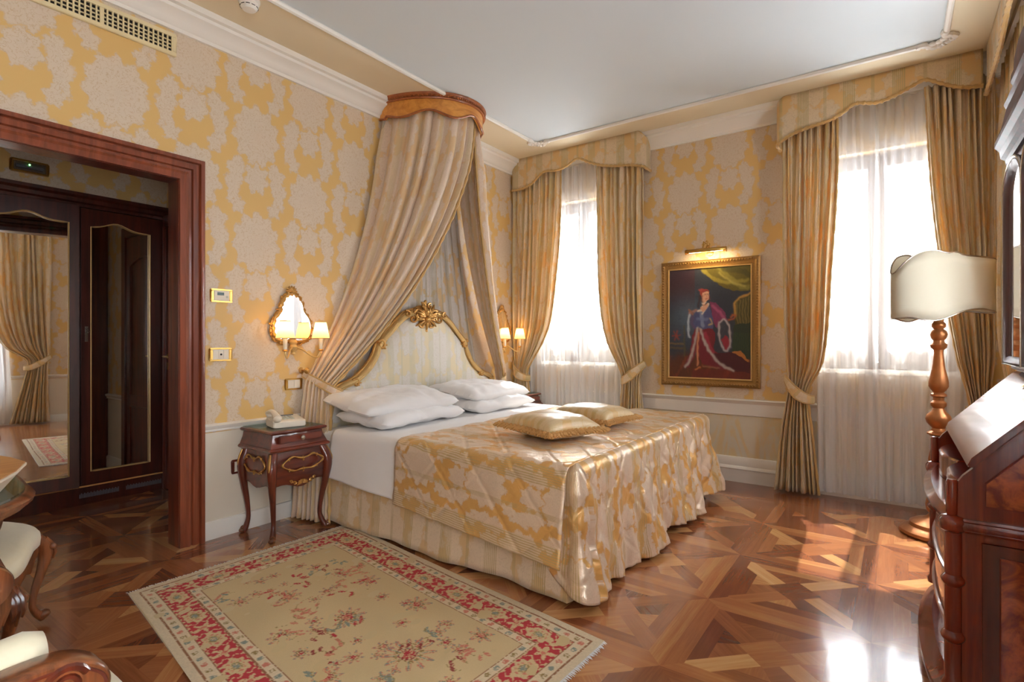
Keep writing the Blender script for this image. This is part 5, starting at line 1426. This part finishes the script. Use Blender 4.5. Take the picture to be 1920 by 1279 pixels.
# ------------------------------------------------------------------ writing desk with upper cabinet
t = thing('secretary_desk', 'glossy mahogany and burl secretary desk with slanted lid and tall upper cabinet', 'desk', (0, 0, 0))
Y0, Y1 = 2.20, 3.15; XB = 4.015
def side_pts(): return [(3.535, .0), (3.535, .62), (3.525, .635), (3.522, .745), (3.538, .772), (3.79, 1.055), (XB, 1.055), (XB, 0)]
for ya, yb in ((Y0, Y0+.03), (Y1-.03, Y1)): MB().prism(side_pts(), 'y', ya, yb).build('side_panel', M['desk'], t, bevel=.003)
MB().box(3.60, XB-.002, Y0+.03, Y1-.03, .02, .62).box(3.62, XB-.002, Y0+.03, Y1-.03, .62, .78).build('carcase', M['desk'], t, smooth=False)
def front_x(y, base_, bul):      # serpentine plan
    q = (y-Y0)/(Y1-Y0); return base_ - bul*(1-abs(2*q-1)**2.5)
def serp_loop(base_, bul, z, back=3.62, ya=Y0+.035, yb=Y1-.035, n=30):
    P = [(front_x(ya+(yb-ya)*k/n, base_, bul), ya+(yb-ya)*k/n, z) for k in range(n+1)]; return P + [(back, yb, z), (back, ya, z)]
zs = [(.095, .235, .044), (.245, .405, .05), (.415, .595, .05)]
for z0_, z1_, bl in zs:
    mb = MB(); L = []
    for q in np.linspace(0, 1, 7): zz = z0_+(z1_-z0_)*q; L.append(serp_loop(3.555 - .016*math.sin((zz-.05)/.6*PI), bl*.9, zz))
    dr = mb.loops(L).build('drawer', M['walnut'], t, ang=45)
mb = MB()
for z_ in (.24, .41):
    for dz, e_ in ((0, .008),): mb.tube([(front_x(y_, 3.542, .047)-e_*.2, y_, z_) for y_ in np.linspace(Y0+.04, Y1-.04, 40)], .009, 8)
mb.build('drawer_beads', M['desk'], t)
mb = MB(); mb.loops([serp_loop(3.525+o_, .055, z_, ya=Y0-.012+abs(o_)*.2, yb=Y1+.012, back=XB) for z_, o_ in ((.596, .02), (.603, .0), (.612, -.012), (.622, -.012), (.63, .0), (.64, .012))]); mb.build('waist_moulding', M['desk'], t, ang=30)
mb = MB(); mb.loops([serp_loop(3.50+o_, .05, z_, ya=Y0-.02, yb=Y1+.02, back=XB) for z_, o_ in ((.0, -.0), (.04, -.012), (.055, -.01), (.065, .0), (.078, .012), (.095, .035))]); mb.build('plinth', M['desk'], t, ang=30)
for yy in (Y0+.012, Y1-.012):
    mb = MB(); pr = [(.030, .09), (.032, .11), (.023, .125)]
    for zc in (.26, .438): pr += [(.023, zc-.018), (.031, zc-.008), (.033, zc), (.031, zc+.008), (.023, zc+.018)]
    pr += [(.023, .59), (.035, .60), (.038, .615), (.038, .628), (.03, .64), (.016, .645)]
    c_ = mb.lathe(pr, (3.515, yy, 0), 20).build('corner_column', M['desk'], t)
    MB().lathe([(.014, .645), (.016, .65), (.0165, .748), (.012, .757), (.001, .758)], (3.512, yy, 0), 16).build('column_stub', M['desk'], c_)
# two small bow-fronted drawers under the lid
for k, (ya, yb) in enumerate(((Y0+.05, 2.66), (2.69, Y1-.05))):
    mb = MB(); n = 18; L = []
    for z_, o_ in ((.642, 0), (.73, 0), (.736, .006)):
        P = [(3.515+o_ + .045*(abs(2*q-1)**2.5), ya+(yb-ya)*q, z_) for q in np.linspace(0, 1, n)]; L.append(P + [(3.66, yb, z_), (3.66, ya, z_)])
    mb.loops(L).build('small_drawer', M['desk'], t, ang=40)
# slanted lid
mb = MB(); lp = [(3.548, .80), (3.560, .829), (3.775, 1.062), (3.80, 1.075), (3.81, 1.05), (3.60, .80)]
mb.prism(lp, 'y', Y0+.012, Y1-.012).build('slanted_lid', M['desk'], t, bevel=.004)
MB().box(3.79, XB, Y0-.006, Y1+.006, 1.055, 1.078).build('desk_top', M['desk'], t, bevel=.006)
MB().lathe([(.012, 0), (.012, .002), (.001, .003)], (0, 0, 0), 14).build('lock_plate', M['brass'], t, loc=(3.745, 2.68, 1.034)).rotation_euler = (0, -.83, 0)
# burl panels with string inlay on the near side
def pan(poly, y, name='burl_panel', mat=None, th=.004):
    o_ = MB().prism(poly, 'y', y-th, y).build(name, mat or M['burl'], t, bevel=.0015)
    MB().tube([(a_, y-th, b_) for a_, b_ in poly], .0025, 5, closed=True).build('inlay_line', M['desk'], o_)
pan([(3.592, .685), (3.592, .757), (3.80, .99), (3.985, .99), (3.985, .685)], Y0)
pan([(3.583, .04), (3.583, .572), (3.985, .572), (3.985, .04)], Y0, 'side_frame', M['mahog'], .003)
pan([(3.625, .07), (3.625, .535), (3.95, .535), (3.95, .07)], Y0-.003)
MB().prism([(Y0-.004, .6), (Y0-.016, .606), (Y0-.02, .618), (Y0-.016, .63), (Y0-.004, .637)], 'x', 3.53, XB).build('side_rail', M['desk'], t)
# upper cabinet
UX = 3.765; UY0, UY1 = 2.26, 3.10
MB().box(UX, XB, UY0, UY1, 1.078, 1.98)  .build('cabinet_body', M['desk_d'], t, bevel=.004)
for ya, yb in ((UY0+.01, 2.675), (2.685, UY1-.01)):
    pts = [(ya, 1.10), (yb, 1.10), (yb, 1.80)] + [((ya+yb)/2 + (yb-ya)/2*math.cos(a_), 1.80+.12*math.sin(a_)) for a_ in np.linspace(0, PI, 14)[1:-1]] + [(ya, 1.80)]
    c0, c1 = (ya+yb)/2, 1.5
    ins = lambda k_: [(c0+(a_-c0)*k_, c1+(b_-c1)*(1-(1-k_)*.45)) for a_, b_ in pts]
    mb = MB(); mb.grid([[(x_, a_, b_) for a_, b_ in ins(k_)] for x_, k_ in ((UX-.002, 1), (UX-.022, 1), (UX-.028, .95), (UX-.022, .86), (UX-.010, .80))], close_v=True)
    dr = mb.build('cabinet_door', M['desk_d'], t, ang=35)
    q_ = ins(.81); MB().add([(UX-.012, a_, b_) for a_, b_ in q_], [tuple(range(len(q_)))]).build('door_mirror', M['mirror'], dr, smooth=False)
    MB().tube([(UX-.024, a_, b_) for a_, b_ in ins(1.0)], .007, 8, closed=True).build('door_bead', M['silver'], dr)
mb = MB()
for (z0_, sc_) in ((1.955, 1.0),):
    pr = [(0, 0), (-.012, .0), (-.016, .02), (-.03, .03), (-.034, .06), (-.05, .08), (-.05, .10), (-.028, .16), (-.012, .24), (-.02, .26), (0, .27)]
    pl = [(UX+a_+.0, z0_+b_) for a_, b_ in pr]; mb.prism(pl + [(XB, z0_+.27), (XB, z0_)], 'y', UY0-.03, UY1+.03)
mb.build('cornice', M['desk_d'], t, ang=20)
MB().box(UX+.03, XB, UY0, UY1, 2.2, 2.30).build('frieze', M['desk'], t, bevel=.004)
mb = MB(); pr = [(0, 0), (-.02, .0), (-.03, .02), (-.028, .05), (-.02, .06), (-.018, .12), (-.004, .2), (.02, .27), (.05, .31), (.07, .32)]
mb.prism([(UX+.03+a_, 2.285+b_) for a_, b_ in pr] + [(XB, 2.605), (XB, 2.285)], 'y', UY0-.03, UY1+.02); mb.build('pediment', M['desk_d'], t, ang=20)

# ------------------------------------------------------------------ wardrobe in the vestibule
t = thing('wardrobe', 'dark built-in wardrobe with mirrored doors in the vestibule beyond the doorway', 'wardrobe', (VX, 0, 0))
WX = .05
mb = MB().box(-.58, 0, -.35, 1.925, .0, 2.2); mb.build('carcase', M['wardrobe'], t, smooth=False)
MB().box(0, .045, -.35, 1.925, 0, .13).build('plinth', M['wardrobe'], t, bevel=.003)
MB().tube([(.047, -.35, .132), (.047, 1.925, .132)], .006, 6).build('plinth_bead', M['boxwood'], t)
for ya in (1.33, 1.62):
    mb = MB()
    for k in range(26): y_ = ya+.02+k*.0095; mb.box(.045, .049, y_-.003, y_+.003, .05, .085 if k % 2 else .078)
    mb.build('plinth_vent', M['grey'], t, smooth=False)
MB().prism([(0, 2.17), (.05, 2.17), (.055, 2.19), (.075, 2.20), (.08, 2.225), (.10, 2.24), (.105, 2.262), (0, 2.262)], 'y', -.35, 1.925).build('cornice', M['wardrobe'], t, ang=25)
MB().box(0, .02, 1.86, 1.925, .13, 2.18).box(0, .02, 1.336, 1.356, .13, 2.18).build('stile', M['wardrobe'], t, bevel=.003)
def wdoor(y_h, width, ang_, handle_far):
    """hinged at y_h, spans +y by width, opened by ang_ towards the room"""
    d = bpy.data.objects.new('wardrobe_door', None); COL.objects.link(d); d.parent = t; d.location = (.022, y_h, 0); d.rotation_euler = (0, 0, -ang_)
    z0_, z1_ = .145, 2.165; st = .058
    def arch(q): return 2.035 + .045*math.exp(-((q-.42)/.22)**2) - .012*math.cos(q*2*PI)*0
    out = [(st, .235), (width-st, .235)] + [(width-st-(width-2*st)*q, arch(1-q)) for q in np.linspace(0, 1, 15)]
    # frame = outer rectangle resampled against the inner outline
    inn = [(st+(width-2*st)*q, .235) for q in np.linspace(0, 1, 15)] + out[2:][0:]
    inn = [(st+(width-2*st)*q, .235) for q in np.linspace(0, 1, 15)] + [(width-st-(width-2*st)*q, arch(1-q)) for q in np.linspace(0, 1, 15)]
    outr = [(width*q, z0_) for q in np.linspace(0, 1, 15)] + [(width-width*q, z1_) for q in np.linspace(0, 1, 15)]
    mb = MB(); mb.grid([[(x_, a_, b_) for a_, b_ in o_] for x_, o_ in ((0, inn), (0, outr), (.024, outr), (.024, inn), (0.006, inn))], close_v=True)
    f = mb.build('door_frame', M['wardrobe'], d, ang=30)
    MB().add([(.010, a_, b_) for a_, b_ in inn], [tuple(range(len(inn)))]).build('door_mirror', M['mirror'], d, smooth=False)
    MB().tube([(.025, a_, b_) for a_, b_ in inn], .0045, 6, closed=True).build('gold_bead', M['gilt_l'], d)
    if handle_far is not None:
        hy_ = .03 if not handle_far else width-.03
        MB().box(.024, .028, hy_-.009, hy_+.009, 1.19, 1.30).tube([(.028, hy_, 1.26), (.05, hy_, 1.26)], .004, 6).tube([(.052, hy_-.014, 1.27), (.054, hy_, 1.25), (.052, hy_+.014, 1.27), (.052, hy_, 1.285), (.052, hy_-.014, 1.27)], .003, 5).build('door_key', M['silver'], d)
wdoor(1.358, .50, 0, False); wdoor(.835, .50, math.radians(8.2), None); wdoor(.31, .50, 0, True); wdoor(-.215, .50, 0, False)
t = thing('exit_lamp', 'small brass-framed emergency lamp with a green light above the wardrobe', 'emergency lamp', (VX+.021, 1.075, 2.385))
mb = MB()
for r_ in ((-.10, .10, .032, .044), (-.10, .10, -.044, -.032), (-.10, -.085, -.032, .032), (.085, .10, -.032, .032)): mb.box(0, .03, *r_)
mb.build('frame', M['brass'], t, bevel=.004)
MB().box(0, .012, -.088, .088, -.034, .034).build('housing', M['silver'], t); MB().tube([(.018, -.07, 0), (.018, .07, 0)], .012, 8).build('tube', M['grey'], t)
MB().ball((.034, -.005, .012), .0055).build('status_light', M['led'], t)

# ------------------------------------------------------------------ table, tray box, stool, armchair in the left foreground
t = thing('side_table', 'oval carved walnut table with glass top at the left edge of the view', 'table', (.95, -.05, 0))
def sup(rx, ry, n=3.0, k=80, wav=0):
    P = []
    for i in range(k):
        a_ = 2*PI*i/k; c_, s_ = math.cos(a_), math.sin(a_); r_ = (abs(c_)**n+abs(s_)**n)**(-1/n)*(1+wav*math.cos(12*a_)); P.append((rx*r_*c_, ry*r_*s_))
    return P
mb = MB(); mb.loops([[(x_, y_, z_) for x_, y_ in sup(.60+e_, .555+e_, wav=.008)] for z_, e_ in ((.705, -.035), (.712, -.02), (.72, -.018), (.728, -.004), (.74, .0), (.748, -.008), (.752, -.02))]); mb.build('table_top', M['chairw'], t, ang=30)
mb = MB(); mb.loops([[(x_, y_, z_) for x_, y_ in sup(.578, .533, wav=.006)] for z_ in (.7525, .7605)]); mb.build('glass_top', M['tglass'], t)
mb = MB(); L = []
for lev in np.linspace(0, 1, 5): L.append([(x_*(1-.02*lev), y_*(1-.02*lev), .704 - lev*(.055+.022*math.cos(8*2*PI*i/80))) for i, (x_, y_) in enumerate(sup(.54, .50))])
mb.loops(L).build('apron', M['chairw'], t, ang=40)
for sx_, sy_ in ((1, 1), (1, -1), (-1, 1), (-1, -1)):
    p, r = cabriole(sx_*.40, sy_*.36, .66, sx_*.7, sy_*.7, .655, .036, knee=.06, foot=.05); lg = MB().tube(p, r, 12).build('leg', M['chairw'], t)
    mb = MB()
    for k in (-1, 0, 1): mb.tube([(p[i][0]+sx_*.024+k*.012*sy_, p[i][1]+sy_*.024-k*.012*sx_, p[i][2]) for i in (2, 5, 8, 12-abs(k)*2)], [.008, .014, .012, .004], 6)
    mb.build('carved_knee', M['chairw'], lg)
# box standing on the table
t = thing('wooden_tray', 'flat light-brown wooden tray with sloping cream sides on the glass table', 'tray', (0, 0, 0))
bp_ = [(.95, .43), (1.10, .462), (1.215, .472), (1.34, .425), (1.455, .362), (1.44, .12), (1.2, -.06), (.95, .0)]
ctr = (1.2, .22); sc2 = lambda k_, z_: [(ctr[0]+(a_-ctr[0])*k_, ctr[1]+(b_-ctr[1])*k_, z_) for a_, b_ in bp_]
MB().loops([sc2(.80, .7612), sc2(.82, .768), sc2(.97, .815), sc2(1.0, .822), sc2(1.0, .828)]).build('tray_body', M['cream'], t, ang=20, bevel=0)
MB().loops([sc2(.985, .8282), sc2(.985, .832)]).build('tray_top', M['boxwood'], t, ang=20)
# stool
t = thing('upholstered_stool', 'cream upholstered stool with carved cabriole legs tucked under the table', 'stool', (.60, .40, .02), -.38)
mb = MB(); L = []
def seat_out(w, d, wav=.02): return [(w*math.copysign(abs(math.cos(a_))**.45, math.cos(a_))*(1+wav*math.cos(4*a_)), d*math.copysign(abs(math.sin(a_))**.45, math.sin(a_))*(1+wav*math.cos(4*a_))) for a_ in np.linspace(0, 2*PI, 65)[:-1]]
for z_, k_ in ((.355, .97), (.36, 1.0), (.385, 1.01), (.405, 1.0), (.42, .96), (.435, .85), (.445, .6), (.45, .2)): L.append([(x_*k_, y_*k_, z_ + .012*math.cos(math.atan2(y_, x_)*4)*(k_ > .8)) for x_, y_ in seat_out(.30, .22)])
mb.loops(L).build('seat', M['uphol'], t, ang=70)
mb = MB(); L = []
for z_, k_ in ((.36, .985), (.33, .985), (.305, .965)): L.append([(x_*k_, y_*k_, z_ - (.018*math.cos(math.atan2(y_, x_)*8) if z_ < .32 else 0)) for x_, y_ in seat_out(.30, .22)])
mb.loops(L[::-1]).build('seat_rail', M['chairw'], t)
for sx_, sy_ in ((1, 1), (1, -1), (-1, 1), (-1, -1)):
    p, r = cabriole(sx_*.255, sy_*.185, .355, sx_*.72, sy_*.69, .35, .021, knee=.045, foot=.035); lg = MB().tube(p, r, 12).build('leg', M['chairw'], t)
    mb = MB()
    for k in (-1, 0, 1): mb.tube([(p[i][0]+sx_*.018+k*.010*sy_, p[i][1]+sy_*.018-k*.010*sx_, p[i][2]) for i in (1, 4, 7, 11-abs(k)*2)], [.007, .012, .010, .003], 6)
    for sgn in (-1, 1): mb.ball((p[4][0]+sx_*.012+sgn*.018*sy_, p[4][1]+sy_*.012-sgn*.018*sx_, .30), .014)
    mb.build('carved_knee', M['chairw'], lg)
    f = p[-1]; MB().ball((f[0], f[1], .018), (.026, .026, .018)).build('foot', M['chairw'], lg)
# armchair
t = thing('armchair', 'armchair with scrolled walnut arm and cream upholstery at the bottom left corner', 'armchair', (0, 0, 0))
mb = MB(); ao = [(-.42, .50), (-.2, .585), (0, .62), (.15, .648), (.26, .658), (.32, .650), (.36, .62), (.366, .585), (.345, .55), (.30, .535), (.22, .54), (.1, .53), (-.1, .50), (-.42, .44)]
ks = [(i/(len(ao)-1), p) for i, p in enumerate(ao)]; ol = [tuple(interp(ks, q)) for q in np.linspace(0, 1, 70)]
ao = [(a_-.022, b_+.003) for a_, b_ in ao]
cc = (0.05, .575)
def arm(x0_, sg, nm='arm', dy=0):
    L = []
    for x_, k_ in ((0, .97), (.006, 1.0), (.045, 1.0), (.058, .985), (.062, .95)): L.append([(x0_+sg*x_, dy+cc[0]+(a_-cc[0])*(1-(1-k_)*.3), cc[1]+(b_-cc[1])*k_) for a_, b_ in ol])
    am = MB().loops(L).build(nm, M['chairw'], t, ang=40)
    p, r = scroll((.298, .614), .034, 1.9, .4, 1, x0_+sg*.062, .007, 34); p = [(x0_+.062 if sg > 0 else x0_+.003, a_+dy, b_) for _, a_, b_ in p]
    MB().tube(p, r, 6).tube([(x0_+sg*.060, a_, b_) for a_, b_ in [(cc[0]+(a_-cc[0])*.97, cc[1]+(b_-cc[1])*.86) for a_, b_ in ol[4:42]]], .004, 5).build('carved_spiral', M['mahog'], am)
    return am
arm(2.165, 1); arm(1.575, -1, dy=.004)
for xa, dy in ((2.195, 0), (1.545, .004)):
    MB().tube([(xa, .29+dy, .56), (xa, .27+dy, .50), (xa, .29+dy, .43), (xa, .33+dy, .34)], [.03, .022, .024, .03], 10).build('arm_support', M['chairw'], t)
for xa in (2.085, 1.59):
    mb = MB(); L = []
    for y_, k_ in ((-.40, 1), (0, 1), (.2, 1), (.27, .95), (.295, .7), (.30, .2)): L.append([(xa+.04+.045*k_*math.cos(a_), y_, .57 + .075*(y_+.4)/.7*1.0 - .0 + .048*k_*math.sin(a_)*(1.0)) for a_ in np.linspace(0, 2*PI, 20)[:-1]])
    mb.loops(L).build('arm_pad', M['uphol'], t, ang=60)
    MB().box(xa+.01, xa+.07, -.40, .26, .40, .60).build('arm_panel', M['uphol'], t, bevel=.01)
mb = MB(); L = []
for z_, k_ in ((.33, .97), (.34, 1), (.39, 1.01), (.42, .97), (.44, .86), (.45, .5), (.452, .1)): L.append([(1.90+x_*k_, .06+y_*k_, z_) for x_, y_ in seat_out(.30, .43, .01)])
mb.loops(L).build('seat', M['uphol'], t, ang=70)
mb = MB(); mb.loops([[(1.90+x_*k_, .06+y_*k_, z_) for x_, y_ in seat_out(.30, .43, .01)] for z_, k_ in ((.28, .96), (.30, 1.0), (.335, 1.0))]).build('seat_rail', M['chairw'], t)
mb = MB(); L = []
for y_, k_ in ((-.56, .9), (-.54, 1), (-.46, 1), (-.42, .9)): L.append([(1.90+.30*k_*math.copysign(abs(math.cos(a_))**.6, math.cos(a_)), y_, .68+.30*k_*math.copysign(abs(math.sin(a_))**.7, math.sin(a_))) for a_ in np.linspace(0, 2*PI, 40)[:-1]])
mb.loops(L).build('backrest', M['uphol'], t, ang=60)
mb.v = [(x_, y_-.02, z_) for x_, y_, z_ in mb.v]
MB().tube([(1.90+.32*math.copysign(abs(math.cos(a_))**.6, math.cos(a_)), -.50, .68+.32*math.copysign(abs(math.sin(a_))**.7, math.sin(a_))) for a_ in np.linspace(0, 2*PI, 40)[:-1]], .025, 8, closed=True).build('back_frame', M['chairw'], t)
for sx_, sy_ in ((1, 1), (1, -1), (-1, 1), (-1, -1)):
    p, r = cabriole(1.90+sx_*.25, .04+sy_*.38, .30, sx_*.6, sy_*.6, .295, .028, knee=.04, foot=.03); MB().tube(p, r, 12).build('leg', M['chairw'], t)
# chandelier-less room: a plain ceiling lamp behind the viewer is not shown in the photo, so none is built
# ------------------------------------------------------------------ light, world, camera
w = bpy.data.worlds.new('sky'); SC.world = w; w.use_nodes = True
bg = w.node_tree.nodes['Background']; bg.inputs[0].default_value = (.90, .95, 1, 1); bg.inputs[1].default_value = WORLD
def point(name, loc, e, col, r=.03):
    L = bpy.data.lights.new(name, 'POINT'); L.energy = e; L.color = col; L.shadow_soft_size = r
    o = bpy.data.objects.new(name, L); COL.objects.link(o); o.location = loc; return o
sun = bpy.data.lights.new('sun', 'SUN'); sun.energy = SUN; sun.angle = math.radians(.6); sun.color = (1, .94, .82)
so = bpy.data.objects.new('sun', sun); COL.objects.link(so)
so.rotation_euler = Vector((-.03, -1, -1.3)).to_track_quat('-Z', 'Y').to_euler()
cam = bpy.data.cameras.new('camera'); co = bpy.data.objects.new('camera', cam); COL.objects.link(co)
cam.sensor_width = 36; cam.lens = 1008/1920*36; cam.clip_start = .02
cam.shift_y = -1.5/1920
co.location = (3.368, 0, 1.2); co.rotation_euler = (PI/2, 0, .6208)
SC.camera = co
SC.view_settings.view_transform = 'Standard'; SC.view_settings.look = 'None'; SC.view_settings.gamma = 1; SC.view_settings.use_curve_mapping = False
SC.view_settings.exposure = EXPO
SC.cycles.max_bounces = 10; SC.cycles.diffuse_bounces = 5; SC.cycles.transparent_max_bounces = 16; SC.cycles.transmission_bounces = 6
SC.cycles.sample_clamp_indirect = 6
SC.cycles.use_denoising = True
